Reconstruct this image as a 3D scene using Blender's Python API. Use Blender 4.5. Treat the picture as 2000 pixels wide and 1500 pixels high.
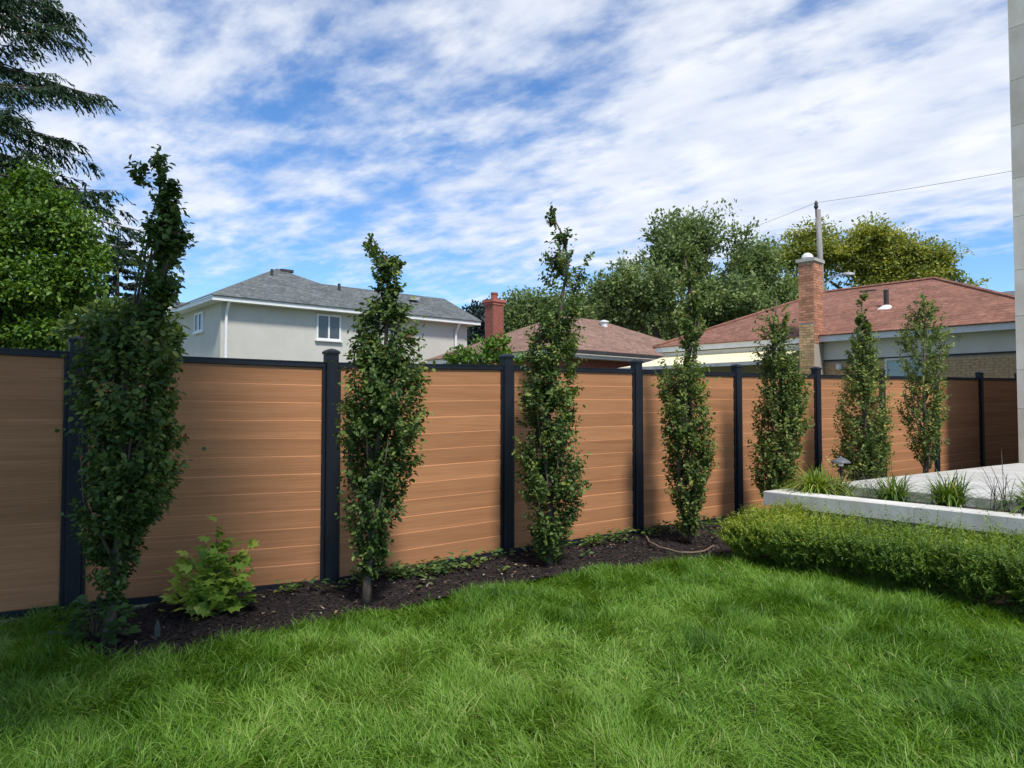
import bpy, math, random
import numpy as np
from math import pi, sin, cos, atan, atan2, sqrt, radians

for _o in list(bpy.data.objects):
    bpy.data.objects.remove(_o)
sc = bpy.context.scene
col = sc.collection
random.seed(7)
rng = np.random.default_rng(11)

# ------------------------------------------------------------------ camera, sky, sun, exposure
CAMZ = 1.45
F = 1420.0
PITCH = atan(50 / F)
cam_d = bpy.data.cameras.new('camera')
cam_d.sensor_width = 36.0
cam_d.lens = 36.0 * F / 2000.0
cam_d.clip_start = 0.05
cam_d.clip_end = 2000.0
cam = bpy.data.objects.new('camera', cam_d)
cam.location = (0, 0, CAMZ)
cam.rotation_euler = (pi / 2 + PITCH, 0, 0)
col.objects.link(cam)
sc.camera = cam

SUN_AZ = (0.36, -0.933)
SUN_EL = radians(56)
sd = bpy.data.lights.new('sun', 'SUN')
sd.energy = 3.15
sd.angle = radians(8.0)
sd.color = (1.0, 0.955, 0.88)
sun = bpy.data.objects.new('sun', sd)
col.objects.link(sun)
sun.location = (6, -10, 16)
_sx, _sy = SUN_AZ
sun.rotation_euler = (pi / 2 - SUN_EL, 0, atan2(_sx, -_sy))

sc.view_settings.view_transform = 'Standard'
sc.view_settings.look = 'None'
sc.view_settings.exposure = 0.53
sc.view_settings.gamma = 1.0
sc.view_settings.use_curve_mapping = False

world = bpy.data.worlds.new('World')
sc.world = world
world.use_nodes = True
wt = world.node_tree
wt.nodes.clear()


class NT:
    """tiny helper round a node tree"""
    def __init__(s, tree):
        s.t = tree

    def n(s, kind, **kw):
        nd = s.t.nodes.new(kind)
        for k, v in kw.items():
            if k.startswith('i_'):
                key = k[2:]
                key = int(key) if key.isdigit() else key.replace('_', ' ')
                nd.inputs[key].default_value = v
            else:
                setattr(nd, k, v)
        return nd

    def l(s, a, b):
        s.t.links.new(a, b)

    def math(s, op, a, b=None, clamp=False):
        nd = s.t.nodes.new('ShaderNodeMath')
        nd.operation = op
        nd.use_clamp = clamp
        for i, v in enumerate((a, b)):
            if v is None:
                continue
            if isinstance(v, (int, float)):
                nd.inputs[i].default_value = v
            else:
                s.l(v, nd.inputs[i])
        return nd.outputs[0]

    def ramp(s, fac, stops):
        nd = s.t.nodes.new('ShaderNodeValToRGB')
        cr = nd.color_ramp
        while len(cr.elements) > 1:
            cr.elements.remove(cr.elements[-1])
        cr.elements[0].position = stops[0][0]
        cr.elements[0].color = tuple(stops[0][1]) + (1,)
        for p, c in stops[1:]:
            e = cr.elements.new(p)
            e.color = tuple(c) + (1,)
        s.l(fac, nd.inputs[0])
        return nd.outputs[0]

    def mix(s, fac, a, b, blend='MIX'):
        nd = s.t.nodes.new('ShaderNodeMix')
        nd.data_type = 'RGBA'
        nd.blend_type = blend
        for idx, v in ((0, fac), (6, a), (7, b)):
            if isinstance(v, (int, float)):
                nd.inputs[idx].default_value = v
            elif isinstance(v, tuple):
                nd.inputs[idx].default_value = tuple(v) + (1,) if len(v) == 3 else v
            else:
                s.l(v, nd.inputs[idx])
        return nd.outputs[2]


W = NT(wt)
sky = W.n('ShaderNodeTexSky', sky_type='NISHITA', sun_disc=False)
sky.sun_elevation = SUN_EL
sky.sun_rotation = atan2(_sx, _sy)
sky.ozone_density = 2.2
sky.dust_density = 0.1
sky.air_density = 1.0
hs = W.n('ShaderNodeHueSaturation', i_Saturation=1.15, i_Value=1.0)
W.l(sky.outputs[0], hs.inputs['Color'])
bg_sky = W.n('ShaderNodeBackground', i_Strength=0.098)
skyc = W.mix(1.0, hs.outputs[0], (0.92, 1.10, 1.30), 'MULTIPLY')
W.l(skyc, bg_sky.inputs['Color'])
tc = W.n('ShaderNodeTexCoord')
sep = W.n('ShaderNodeSeparateXYZ')
W.l(tc.outputs['Generated'], sep.inputs[0])
zc = W.math('ADD', W.math('MAXIMUM', sep.outputs[2], 0.0), 0.11)
ux = W.math('DIVIDE', sep.outputs[0], zc)
uy = W.math('DIVIDE', sep.outputs[1], zc)
comb = W.n('ShaderNodeCombineXYZ')
W.l(ux, comb.inputs[0])
W.l(uy, comb.inputs[1])
# a cloud sheet on a plane overhead: p runs along the ripples, q across
mp = W.n('ShaderNodeMapping')
mp.inputs['Rotation'].default_value = (0, 0, radians(-138))
mp.inputs['Location'].default_value = (0.0, 0.0, 3.1)
W.l(comb.outputs[0], mp.inputs[0])


def wnoise(scale, detail, rough, dist, stretch, off=(0, 0, 0)):
    m = W.n('ShaderNodeMapping')
    m.inputs['Scale'].default_value = stretch
    m.inputs['Location'].default_value = off
    W.l(mp.outputs[0], m.inputs[0])
    nz = W.n('ShaderNodeTexNoise', i_Scale=scale, i_Detail=detail, i_Roughness=rough, i_Distortion=dist)
    W.l(m.outputs[0], nz.inputs['Vector'])
    return nz.outputs[0]


ripple = wnoise(4.4, 6, 0.55, 0.12, (0.95, 1.30, 1))
fine = wnoise(12.0, 5, 0.6, 0.2, (0.8, 1.5, 1), (3, 1, 0))
cover = wnoise(0.42, 3, 0.5, 0.1, (1.0, 1.2, 1), (16.1, 11.8, 0))
s1 = W.math('MULTIPLY', ripple, 0.78)
s2 = W.math('MULTIPLY', fine, 0.24)
s3 = W.math('MULTIPLY', cover, 1.05)
tot = W.math('ADD', W.math('ADD', s1, s2), s3)
low = W.math('MULTIPLY', W.math('SUBTRACT', 1.0, W.math('DIVIDE', W.math('MAXIMUM', sep.outputs[2], 0.0), 0.24), clamp=True), 0.36)
tot = W.math('SUBTRACT', tot, low)
mask = W.n('ShaderNodeMapRange', interpolation_type='SMOOTHSTEP')
mask.inputs['From Min'].default_value = 0.81
mask.inputs['From Max'].default_value = 1.22
mask.inputs['To Max'].default_value = 0.90
W.l(tot, mask.inputs['Value'])
shade = wnoise(4.2, 5, 0.55, 0.2, (0.8, 1.4, 1), (7, 2, 0))
ccol = W.ramp(shade, [(0.30, (0.68, 0.74, 0.88)), (0.5, (0.82, 0.86, 0.94)), (0.68, (0.96, 0.97, 0.99))])
bg_cl = W.n('ShaderNodeBackground', i_Strength=0.76)
W.l(ccol, bg_cl.inputs['Color'])
mixw = W.n('ShaderNodeMixShader')
W.l(mask.outputs[0], mixw.inputs[0])
W.l(bg_sky.outputs[0], mixw.inputs[1])
W.l(bg_cl.outputs[0], mixw.inputs[2])
wo = W.n('ShaderNodeOutputWorld')
W.l(mixw.outputs[0], wo.inputs[0])


# ------------------------------------------------------------------ measuring helpers
def at(px, py, Y):
    """the point at forward distance Y (world y) on the line of sight of photo pixel (px, py)"""
    u = (px - 1000) / F
    v = (750 - py) / F
    fw = cos(PITCH) - v * sin(PITCH)
    up = sin(PITCH) + v * cos(PITCH)
    k = Y / fw
    return np.array((u * k, Y, CAMZ + up * k))


def v3(*a):
    return np.array(a, float)


UF = v3(0.808, 0.589, 0) / np.linalg.norm((0.808, 0.589))      # along the fence
NF = v3(UF[1], -UF[0], 0)                                        # from the fence into the yard
PB = v3(-1.53, 6.14, 0)                                          # fence post B


def ground_z(x, y):
    s = (x - PB[0]) * UF[0] + (y - PB[1]) * UF[1]
    return 0.013 * np.clip(s, 0, 14)


# ------------------------------------------------------------------ value noise for scattering
def _hash(ix, iy, iz, seed):
    h = (ix.astype(np.int64) * 374761393 + iy.astype(np.int64) * 668265263 + iz.astype(np.int64) * 2147483647 + seed * 974711) & 0xffffffff
    h = ((h ^ (h >> 13)) * 1274126177) & 0xffffffff
    h = h ^ (h >> 16)
    return (h & 0xffff) / 65535.0


def vnoise(p, seed=0):
    p = np.asarray(p, float)
    if p.shape[1] == 2:
        p = np.c_[p, np.zeros(len(p))]
    i = np.floor(p).astype(np.int64)
    f = p - i
    f = f * f * (3 - 2 * f)
    out = 0
    for dx in (0, 1):
        for dy in (0, 1):
            for dz in (0, 1):
                w = (f[:, 0] if dx else 1 - f[:, 0]) * (f[:, 1] if dy else 1 - f[:, 1]) * (f[:, 2] if dz else 1 - f[:, 2])
                out = out + w * _hash(i[:, 0] + dx, i[:, 1] + dy, i[:, 2] + dz, seed)
    return out


def unit(a):
    return a / np.maximum(np.linalg.norm(a, axis=-1, keepdims=True), 1e-9)


# ------------------------------------------------------------------ mesh helpers
def np_mesh(name, verts, quads=None, tris=None, attrs=None, smooth=False):
    me = bpy.data.meshes.new(name)
    verts = np.asarray(verts, np.float32)
    nq = 0 if quads is None else len(quads)
    nt = 0 if tris is None else len(tris)
    me.vertices.add(len(verts))
    me.vertices.foreach_set('co', verts.ravel())
    li = []
    if nq:
        li.append(np.asarray(quads, np.int32).ravel())
    if nt:
        li.append(np.asarray(tris, np.int32).ravel())
    li = np.concatenate(li)
    me.loops.add(len(li))
    me.loops.foreach_set('vertex_index', li)
    me.polygons.add(nq + nt)
    ls = np.concatenate([np.arange(nq) * 4, nq * 4 + np.arange(nt) * 3]).astype(np.int32)
    me.polygons.foreach_set('loop_start', ls)
    if smooth:
        me.polygons.foreach_set('use_smooth', np.ones(nq + nt, bool))
    me.update(calc_edges=True)
    for k, a in (attrs or {}).items():
        at_ = me.attributes.new(k, 'FLOAT', 'POINT')
        at_.data.foreach_set('value', np.asarray(a, np.float32))
    return me


class MB:
    def __init__(s):
        s.v, s.f = [], []

    def poly(s, *pts):
        b = len(s.v)
        s.v += [tuple(map(float, p)) for p in pts]
        s.f.append(tuple(range(b, b + len(pts))))

    def hexa(s, o, ax, ay, az):
        """box from corner o along three edge vectors"""
        o, ax, ay, az = (np.asarray(q, float) for q in (o, ax, ay, az))
        if np.dot(np.cross(ax, ay), az) < 0:
            ax, ay = ay, ax
        b = len(s.v)
        for q in (o, o + ax, o + ax + ay, o + ay, o + az, o + ax + az, o + ax + ay + az, o + ay + az):
            s.v.append(tuple(q))
        s.f += [(b, b + 3, b + 2, b + 1), (b + 4, b + 5, b + 6, b + 7), (b, b + 1, b + 5, b + 4), (b + 1, b + 2, b + 6, b + 5), (b + 2, b + 3, b + 7, b + 6), (b + 3, b, b + 4, b + 7)]

    def box(s, c, sx, sy, sz):
        s.hexa(v3(c[0] - sx / 2, c[1] - sy / 2, c[2] - sz / 2), (sx, 0, 0), (0, sy, 0), (0, 0, sz))

    def loft(s, rings, cap=True):
        b0 = len(s.v)
        n = len(rings[0])
        for r in rings:
            s.v += [tuple(map(float, p)) for p in r]
        for i in range(len(rings) - 1):
            for j in range(n):
                a = b0 + i * n + j
                c = b0 + i * n + (j + 1) % n
                s.f.append((a, c, c + n, a + n))
        if cap:
            s.f.append(tuple(b0 + j for j in reversed(range(n))))
            s.f.append(tuple(b0 + (len(rings) - 1) * n + j for j in range(n)))

    def tube(s, pts, radii, n=7):
        pts = [np.asarray(p, float) for p in pts]
        rings = []
        ref = v3(0.13, 0.97, 0.21)
        for i, p in enumerate(pts):
            t = pts[min(i + 1, len(pts) - 1)] - pts[max(i - 1, 0)]
            t = t / max(np.linalg.norm(t), 1e-9)
            rr = ref if abs(np.dot(t, ref)) < 0.95 else v3(1, 0, 0)
            a = np.cross(t, rr)
            a /= np.linalg.norm(a)
            b = np.cross(t, a)
            r = radii[i] if hasattr(radii, '__len__') else radii
            rings.append([p + r * (cos(2 * pi * k / n) * a + sin(2 * pi * k / n) * b) for k in range(n)])
        s.loft(rings)

    def lathe(s, c, prof, n=16):
        rings = [[(c[0] + r * cos(2 * pi * k / n), c[1] + r * sin(2 * pi * k / n), c[2] + z) for k in range(n)] for r, z in prof]
        s.loft(rings)

    def mesh(s, name, origin=(0, 0, 0), smooth=False):
        me = bpy.data.meshes.new(name)
        o = np.asarray(origin, float)
        me.from_pydata([tuple(np.asarray(p) - o) for p in s.v], [], s.f)
        me.update()
        if smooth:
            for p in me.polygons:
                p.use_smooth = True
        return me


def wloc(o):
    p = v3(*o.location)
    while o.parent is not None:
        o = o.parent
        p = p + v3(*o.location)
    return p


def link(name, me, m, parent=None, loc=None, rot=None):
    """link a mesh as one object; loc is its world position"""
    o = bpy.data.objects.new(name, me)
    col.objects.link(o)
    if m is not None and len(me.materials) == 0:
        me.materials.append(m)
    base = v3(0, 0, 0)
    if parent is not None:
        o.parent = parent
        base = wloc(parent)
    o.location = tuple((v3(*loc) if loc is not None else base) - base)
    if rot is not None:
        o.rotation_euler = rot
    return o


def part(name, mb, m, parent, smooth=False):
    """a part whose builder works in world coordinates"""
    base = wloc(parent)
    return link(name, mb.mesh(name, base, smooth), m, parent, base)


def solo(name, mb, m, loc=(0, 0, 0), smooth=False):
    return link(name, mb.mesh(name, loc, smooth), m, None, loc)


def empty(name, loc):
    o = bpy.data.objects.new(name, None)
    o.empty_display_size = 0.2
    col.objects.link(o)
    o.location = tuple(map(float, loc))
    return o


def tag(o, label=None, cat=None, group=None, kind=None):
    for k, v in (('label', label), ('category', cat), ('group', group), ('kind', kind)):
        if v:
            o[k] = v
    return o


# ------------------------------------------------------------------ materials
def lin(r, g, b):
    f = lambda c: (c / 255 / 12.92) if c / 255 <= 0.04045 else ((c / 255 + 0.055) / 1.055) ** 2.4
    return (f(r), f(g), f(b))


def surf(name, c1, c2=None, scale=8.0, rough=0.7, bump=0.0, stretch=(1, 1, 1), detail=6, c3=None, big=0.0, bscale=None, rnd=0.0, spec=0.4, lo=0.35, hi=0.65, metallic=0.0, course=0.0):
    m = bpy.data.materials.new(name)
    m.use_nodes = True
    t = NT(m.node_tree)
    bs = m.node_tree.nodes['Principled BSDF']
    bs.inputs['Roughness'].default_value = rough
    bs.inputs['Specular IOR Level'].default_value = spec
    bs.inputs['Metallic'].default_value = metallic
    tcn = t.n('ShaderNodeTexCoord')
    oi = t.n('ShaderNodeObjectInfo')
    off = t.n('ShaderNodeVectorMath', operation='SCALE')
    off.inputs[0].default_value = (37.0, 19.0, 53.0)
    t.l(oi.outputs['Random'], off.inputs['Scale'])
    add = t.n('ShaderNodeVectorMath', operation='ADD')
    t.l(tcn.outputs['Object'], add.inputs[0])
    t.l(off.outputs[0], add.inputs[1])
    mpn = t.n('ShaderNodeMapping')
    mpn.inputs['Scale'].default_value = stretch
    t.l(add.outputs[0], mpn.inputs[0])
    nz = t.n('ShaderNodeTexNoise', i_Scale=scale, i_Detail=detail, i_Roughness=0.6)
    t.l(mpn.outputs[0], nz.inputs['Vector'])
    c2 = c2 or c1
    stops = [(lo, c1), (hi, c2)] if c3 is None else [(lo, c1), ((lo + hi) / 2, c2), (hi, c3)]
    c = t.ramp(nz.outputs[0], stops)
    if big:
        nb = t.n('ShaderNodeTexNoise', i_Scale=scale * 0.13, i_Detail=3)
        t.l(mpn.outputs[0], nb.inputs['Vector'])
        k = t.ramp(nb.outputs[0], [(0.3, (1 - big,) * 3), (0.7, (1 + big * 0.4,) * 3)])
        c = t.mix(1.0, c, k, 'MULTIPLY')
    if rnd:
        k = t.ramp(oi.outputs['Random'], [(0.0, (1 - rnd, 1 - rnd * 1.05, 1 - rnd * 1.1)), (1.0, (1 + rnd, 1 + rnd, 1 + rnd))])
        c = t.mix(1.0, c, k, 'MULTIPLY')
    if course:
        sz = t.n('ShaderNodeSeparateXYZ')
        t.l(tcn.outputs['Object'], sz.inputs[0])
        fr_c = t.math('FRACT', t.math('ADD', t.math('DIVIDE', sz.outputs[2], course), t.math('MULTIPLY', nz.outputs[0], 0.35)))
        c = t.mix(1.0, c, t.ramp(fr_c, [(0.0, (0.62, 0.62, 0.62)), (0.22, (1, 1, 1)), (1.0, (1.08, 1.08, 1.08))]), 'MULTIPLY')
        nv = t.n('ShaderNodeTexVoronoi', i_Scale=2.6)
        t.l(mpn.outputs[0], nv.inputs['Vector'])
        c = t.mix(0.5, c, t.mix(1.0, c, t.ramp(nv.outputs['Color'], [(0.2, (0.7, 0.7, 0.7)), (0.8, (1.3, 1.3, 1.3))]), 'MULTIPLY'))
    t.l(c, bs.inputs['Base Color'])
    if bump:
        nz2 = nz
        if bscale:
            nz2 = t.n('ShaderNodeTexNoise', i_Scale=bscale, i_Detail=4)
            t.l(mpn.outputs[0], nz2.inputs['Vector'])
        bn = t.n('ShaderNodeBump', i_Strength=bump, i_Distance=0.02)
        t.l(nz2.outputs[0], bn.inputs['Height'])
        t.l(bn.outputs[0], bs.inputs['Normal'])
    return m


def leafmat(name, stops, trans=0.35, rough=0.5, spec=0.35, tcol=None):
    """leaf colour from the per-leaf value 'tint'; light passes through the blade"""
    m = bpy.data.materials.new(name)
    m.use_nodes = True
    t = NT(m.node_tree)
    nt = m.node_tree
    bs = nt.nodes['Principled BSDF']
    bs.inputs['Roughness'].default_value = rough
    bs.inputs['Specular IOR Level'].default_value = spec
    a = t.n('ShaderNodeAttribute', attribute_name='tint')
    c = t.ramp(a.outputs['Fac'], stops)
    t.l(c, bs.inputs['Base Color'])
    tr = t.n('ShaderNodeBsdfTranslucent')
    hv = t.n('ShaderNodeHueSaturation', i_Hue=0.485, i_Saturation=1.15, i_Value=1.25)
    t.l(c, hv.inputs['Color'])
    t.l(hv.outputs[0], tr.inputs['Color'])
    mx = t.n('ShaderNodeMixShader')
    mx.inputs[0].default_value = trans
    t.l(bs.outputs[0], mx.inputs[1])
    t.l(tr.outputs[0], mx.inputs[2])
    t.l(mx.outputs[0], nt.nodes['Material Output'].inputs['Surface'])
    return m


M = {}
M['cedar'] = surf('cedar_composite', (0.372, 0.165, 0.071), (0.442, 0.208, 0.097), scale=3.0, rough=0.65, bump=0.08, stretch=(0.7, 6, 30), detail=7, c3=(0.515, 0.256, 0.126), lo=0.25, hi=0.78, rnd=0.10, spec=0.22, big=0.14)
M['black_metal'] = surf('black_powder_coat', (0.007, 0.010, 0.016), (0.010, 0.014, 0.022), scale=20, rough=0.5, bump=0.02, spec=0.35)
M['concrete'] = surf('cast_concrete', (0.36, 0.35, 0.32), (0.48, 0.47, 0.43), scale=9, rough=0.85, bump=0.12, big=0.12, bscale=60)
M['coping'] = surf('pale_coping_stone', (0.52, 0.50, 0.45), (0.66, 0.65, 0.60), scale=5, rough=0.8, bump=0.08, big=0.16, bscale=70, rnd=0.05)
M['slab'] = surf('pale_patio_stone', (0.44, 0.43, 0.40), (0.57, 0.56, 0.53), scale=3, rough=0.8, bump=0.06, big=0.16, bscale=60, rnd=0.05)
M['limestone'] = surf('limestone', (0.58, 0.52, 0.42), (0.70, 0.65, 0.56), scale=2.2, rough=0.85, bump=0.10, big=0.12, bscale=50, rnd=0.10)
M['stucco'] = surf('stucco', (0.515, 0.492, 0.432), (0.565, 0.545, 0.485), scale=1.3, rough=0.9, bump=0.06, big=0.09, bscale=40)
M['white_trim'] = surf('white_painted_trim', (0.70, 0.70, 0.68), (0.78, 0.78, 0.76), scale=5, rough=0.5)
M['beige_board'] = surf('beige_frieze_board', (0.66, 0.63, 0.55), (0.72, 0.69, 0.61), scale=2, rough=0.7)
M['grey_shingle'] = surf('grey_shingles', (0.060, 0.068, 0.068), (0.105, 0.115, 0.115), scale=7, rough=0.95, bump=0.3, stretch=(1, 1, 3.0), detail=8, c3=(0.16, 0.168, 0.17), big=0.15, course=0.085)
M['brown_shingle'] = surf('brown_shingles', (0.150, 0.084, 0.060), (0.220, 0.130, 0.096), scale=8, rough=0.95, bump=0.3, stretch=(1, 1, 3), detail=8, c3=(0.29, 0.18, 0.138), big=0.12, course=0.085)
M['red_shingle'] = surf('red_brown_shingles', (0.150, 0.063, 0.041), (0.215, 0.096, 0.064), scale=8, rough=0.95, bump=0.3, stretch=(1, 1, 3), detail=8, c3=(0.28, 0.138, 0.095), big=0.12, course=0.085)
M['red_brick'] = surf('red_brick', (0.30, 0.085, 0.060), (0.42, 0.14, 0.10), scale=14, rough=0.9, bump=0.15, rnd=0.22)
M['pink_brick'] = surf('worn_pink_brick', (0.39, 0.165, 0.090), (0.52, 0.265, 0.165), scale=14, rough=0.9, bump=0.15, rnd=0.28)
M['yellow_brick'] = surf('yellow_brick', (0.40, 0.245, 0.12), (0.56, 0.38, 0.21), scale=14, rough=0.9, bump=0.15, rnd=0.28)
M['mortar'] = surf('mortar', (0.36, 0.31, 0.26), (0.44, 0.39, 0.33), scale=20, rough=0.95)
M['awning'] = surf('cream_canvas', (0.70, 0.62, 0.40), (0.76, 0.68, 0.46), scale=2, rough=0.9)
M['glass'] = surf('dark_window_glass', (0.035, 0.040, 0.046), (0.06, 0.065, 0.07), scale=2, rough=0.08, spec=0.8)
M['blind'] = surf('pale_window_blind', (0.36, 0.47, 0.46), (0.46, 0.57, 0.56), scale=2, rough=0.35, stretch=(1, 1, 14))
M['dark'] = surf('dark_pipe', (0.03, 0.03, 0.03), (0.05, 0.05, 0.05), scale=5, rough=0.6)
M['grey_metal'] = surf('weathered_grey_metal', (0.30, 0.30, 0.30), (0.42, 0.42, 0.42), scale=6, rough=0.5, metallic=0.2)
M['old_wood'] = surf('weathered_pole_wood', (0.20, 0.185, 0.17), (0.34, 0.32, 0.29), scale=5, rough=0.9, bump=0.2, stretch=(6, 6, 0.5))
M['soil'] = surf('dark_soil', (0.020, 0.015, 0.012), (0.045, 0.034, 0.027), scale=22, rough=0.95, bump=0.6)
M['mulch'] = surf('bark_mulch', (0.011, 0.009, 0.009), (0.036, 0.027, 0.025), scale=30, rough=0.95, bump=0.9, detail=8, spec=0.15)
M['chips'] = leafmat('bark_chips', [(0.0, (0.008, 0.007, 0.007)), (0.6, (0.026, 0.019, 0.018)), (0.93, (0.062, 0.046, 0.040)), (1.0, (0.26, 0.22, 0.18))], trans=0.0, rough=0.85, spec=0.25)
M['turf'] = surf('turf_floor', (0.018, 0.035, 0.010), (0.035, 0.062, 0.018), scale=18, rough=0.95, bump=0.5)
M['far_ground'] = surf('far_ground', (0.05, 0.075, 0.03), (0.09, 0.11, 0.05), scale=0.6, rough=0.95)
M['bark'] = surf('grey_brown_bark', (0.065, 0.050, 0.037), (0.150, 0.118, 0.088), scale=22, rough=0.9, bump=0.5, stretch=(2, 2, 0.5))
M['grass'] = leafmat('grass_blades', [(0.0, (0.028, 0.082, 0.007)), (0.3, (0.068, 0.165, 0.013)), (0.6, (0.148, 0.288, 0.028)), (0.88, (0.265, 0.410, 0.085)), (1.0, (0.46, 0.45, 0.18))], trans=0.37, rough=0.47, spec=0.28)
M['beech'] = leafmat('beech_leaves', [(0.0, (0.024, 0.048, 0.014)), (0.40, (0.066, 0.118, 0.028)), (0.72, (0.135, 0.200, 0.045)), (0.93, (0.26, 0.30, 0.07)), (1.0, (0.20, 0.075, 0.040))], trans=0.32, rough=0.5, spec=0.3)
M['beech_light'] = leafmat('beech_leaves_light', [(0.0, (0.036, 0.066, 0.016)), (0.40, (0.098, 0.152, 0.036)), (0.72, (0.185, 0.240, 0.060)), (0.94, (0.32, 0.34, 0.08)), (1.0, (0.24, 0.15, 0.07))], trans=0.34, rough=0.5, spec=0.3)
M['yew'] = leafmat('yew_needles', [(0.0, (0.026, 0.066, 0.014)), (0.4, (0.078, 0.155, 0.024)), (0.75, (0.175, 0.270, 0.036)), (1.0, (0.34, 0.39, 0.05))], trans=0.35, rough=0.45)
M['cedar_leaf'] = leafmat('cedar_sprays', [(0.0, (0.014, 0.034, 0.020)), (0.6, (0.034, 0.066, 0.032)), (1.0, (0.070, 0.115, 0.042))], trans=0.25, rough=0.7, spec=0.15)
M['spruce'] = leafmat('spruce_needles', [(0.0, (0.020, 0.036, 0.034)), (0.6, (0.045, 0.066, 0.060)), (1.0, (0.09, 0.11, 0.09))], trans=0.15, rough=0.6)
M['light_tree'] = leafmat('light_green_leaves', [(0.0, (0.024, 0.062, 0.012)), (0.45, (0.070, 0.150, 0.022)), (0.8, (0.165, 0.285, 0.040)), (1.0, (0.32, 0.44, 0.07))], trans=0.35, rough=0.5)
M['maple'] = leafmat('mid_green_leaves', [(0.0, (0.060, 0.105, 0.040)), (0.5, (0.175, 0.245, 0.085)), (0.85, (0.30, 0.37, 0.13)), (1.0, (0.40, 0.43, 0.17))], trans=0.38, rough=0.5)
M['yellow_tree'] = leafmat('yellowing_leaves', [(0.0, (0.085, 0.125, 0.034)), (0.45, (0.215, 0.265, 0.060)), (0.8, (0.38, 0.38, 0.065)), (1.0, (0.56, 0.47, 0.06))], trans=0.38, rough=0.5)
M['strap'] = leafmat('strap_leaves', [(0.0, (0.036, 0.080, 0.016)), (0.45, (0.100, 0.185, 0.028)), (0.8, (0.23, 0.32, 0.045)), (1.0, (0.42, 0.42, 0.14))], trans=0.35, rough=0.35, spec=0.5)
M['wisp'] = leafmat('dark_wisps', [(0.0, (0.035, 0.04, 0.03)), (1.0, (0.10, 0.10, 0.07))], trans=0.1, rough=0.6)
M['weed'] = leafmat('weed_leaves', [(0.0, (0.030, 0.070, 0.022)), (0.5, (0.070, 0.135, 0.034)), (1.0, (0.18, 0.25, 0.060))], trans=0.3, rough=0.5)
M['lamp_grey'] = surf('lamp_grey', (0.10, 0.10, 0.105), (0.14, 0.14, 0.145), scale=8, rough=0.45)
M['sapling'] = leafmat('sapling_leaves', [(0.0, (0.05, 0.12, 0.02)), (0.5, (0.15, 0.27, 0.035)), (0.8, (0.30, 0.42, 0.06)), (1.0, (0.50, 0.56, 0.10))], trans=0.35, rough=0.5)
M['hose'] = surf('brown_hose', (0.15, 0.10, 0.07), (0.21, 0.15, 0.11), scale=10, rough=0.6)
M['stake'] = surf('grey_green_plastic', (0.045, 0.055, 0.045), (0.07, 0.08, 0.07), scale=10, rough=0.6)

# ------------------------------------------------------------------ ground, lawn, bed
g = MB()
g.poly((-900, -900, -0.35), (900, -900, -0.35), (900, 900, -0.35), (-900, 900, -0.35))
tag(solo('ground', g, M['far_ground']), kind='structure')


def grid_sheet(name, x0, x1, y0, y1, step, keep, zf, m, kind='structure'):
    xs = np.arange(x0, x1 + step / 2, step)
    ys = np.arange(y0, y1 + step / 2, step)
    gx, gy = np.meshgrid(xs, ys)
    nx, ny = len(xs), len(ys)
    z = zf(gx.ravel(), gy.ravel())
    V = np.c_[gx.ravel(), gy.ravel(), z]
    i, j = np.meshgrid(np.arange(nx - 1), np.arange(ny - 1))
    a = (j * nx + i).ravel()
    q = np.c_[a, a + 1, a + 1 + nx, a + nx]
    cx = V[q].mean(axis=1)
    q = q[keep(cx[:, 0], cx[:, 1])]
    used = np.unique(q)
    remap = np.zeros(len(V), int)
    remap[used] = np.arange(len(used))
    return tag(link(name, np_mesh(name, V[used], remap[q], smooth=True), m), kind=kind)


def fence_off(x, y):
    """distance of a point in front of the fence line (yard side positive)"""
    return (x - PB[0]) * NF[0] + (y - PB[1]) * NF[1]


def soft(x, y, f, a):
    return a * (vnoise(np.c_[x * f, y * f], 5) - 0.5)


LAWN = np.array([(-3.05, 5.22), (-2.95, 4.85), (-2.45, 4.42), (-1.93, 4.72), (-1.47, 5.16), (-0.81, 5.66), (0.0, 6.26), (0.475, 6.58), (1.25, 6.92), (1.95, 6.86),
                 (2.22, 6.82), (5.3, 2.6), (6.0, 0.6), (-6.5, 0.6), (-6.5, 2.86)])


LAWN[1:9] *= (1 - 0.27 / np.linalg.norm(LAWN[1:9], axis=1))[:, None]


def in_poly(P, poly):
    x, y = P[:, 0], P[:, 1]
    ins = np.zeros(len(P), bool)
    n = len(poly)
    for i in range(n):
        x1, y1 = poly[i]
        x2, y2 = poly[(i + 1) % n]
        c = ((y1 > y) != (y2 > y)) & (x < (x2 - x1) * (y - y1) / (y2 - y1 + 1e-12) + x1)
        ins ^= c
    return ins


grid_sheet('lawn', -9, 10, -6, 16, 0.25, lambda x, y: fence_off(x, y) > -0.35, lambda x, y: ground_z(x, y) - 0.02 + soft(x, y, 0.8, 0.03), M['turf'])


def bed_keep(x, y):
    return (~in_poly(np.c_[x, y], LAWN)) & (fence_off(x, y) > -0.12) & (x > -3.35) & (y > 3.0) & (fence_off(x, y) < 6.0)


grid_sheet('mulch_bed', -3.4, 9.0, 2.0, 15.0, 0.05, bed_keep, lambda x, y: ground_z(x, y) + 0.012 + soft(x, y, 5, 0.05) + soft(x, y, 17, 0.02), M['mulch'])


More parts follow.
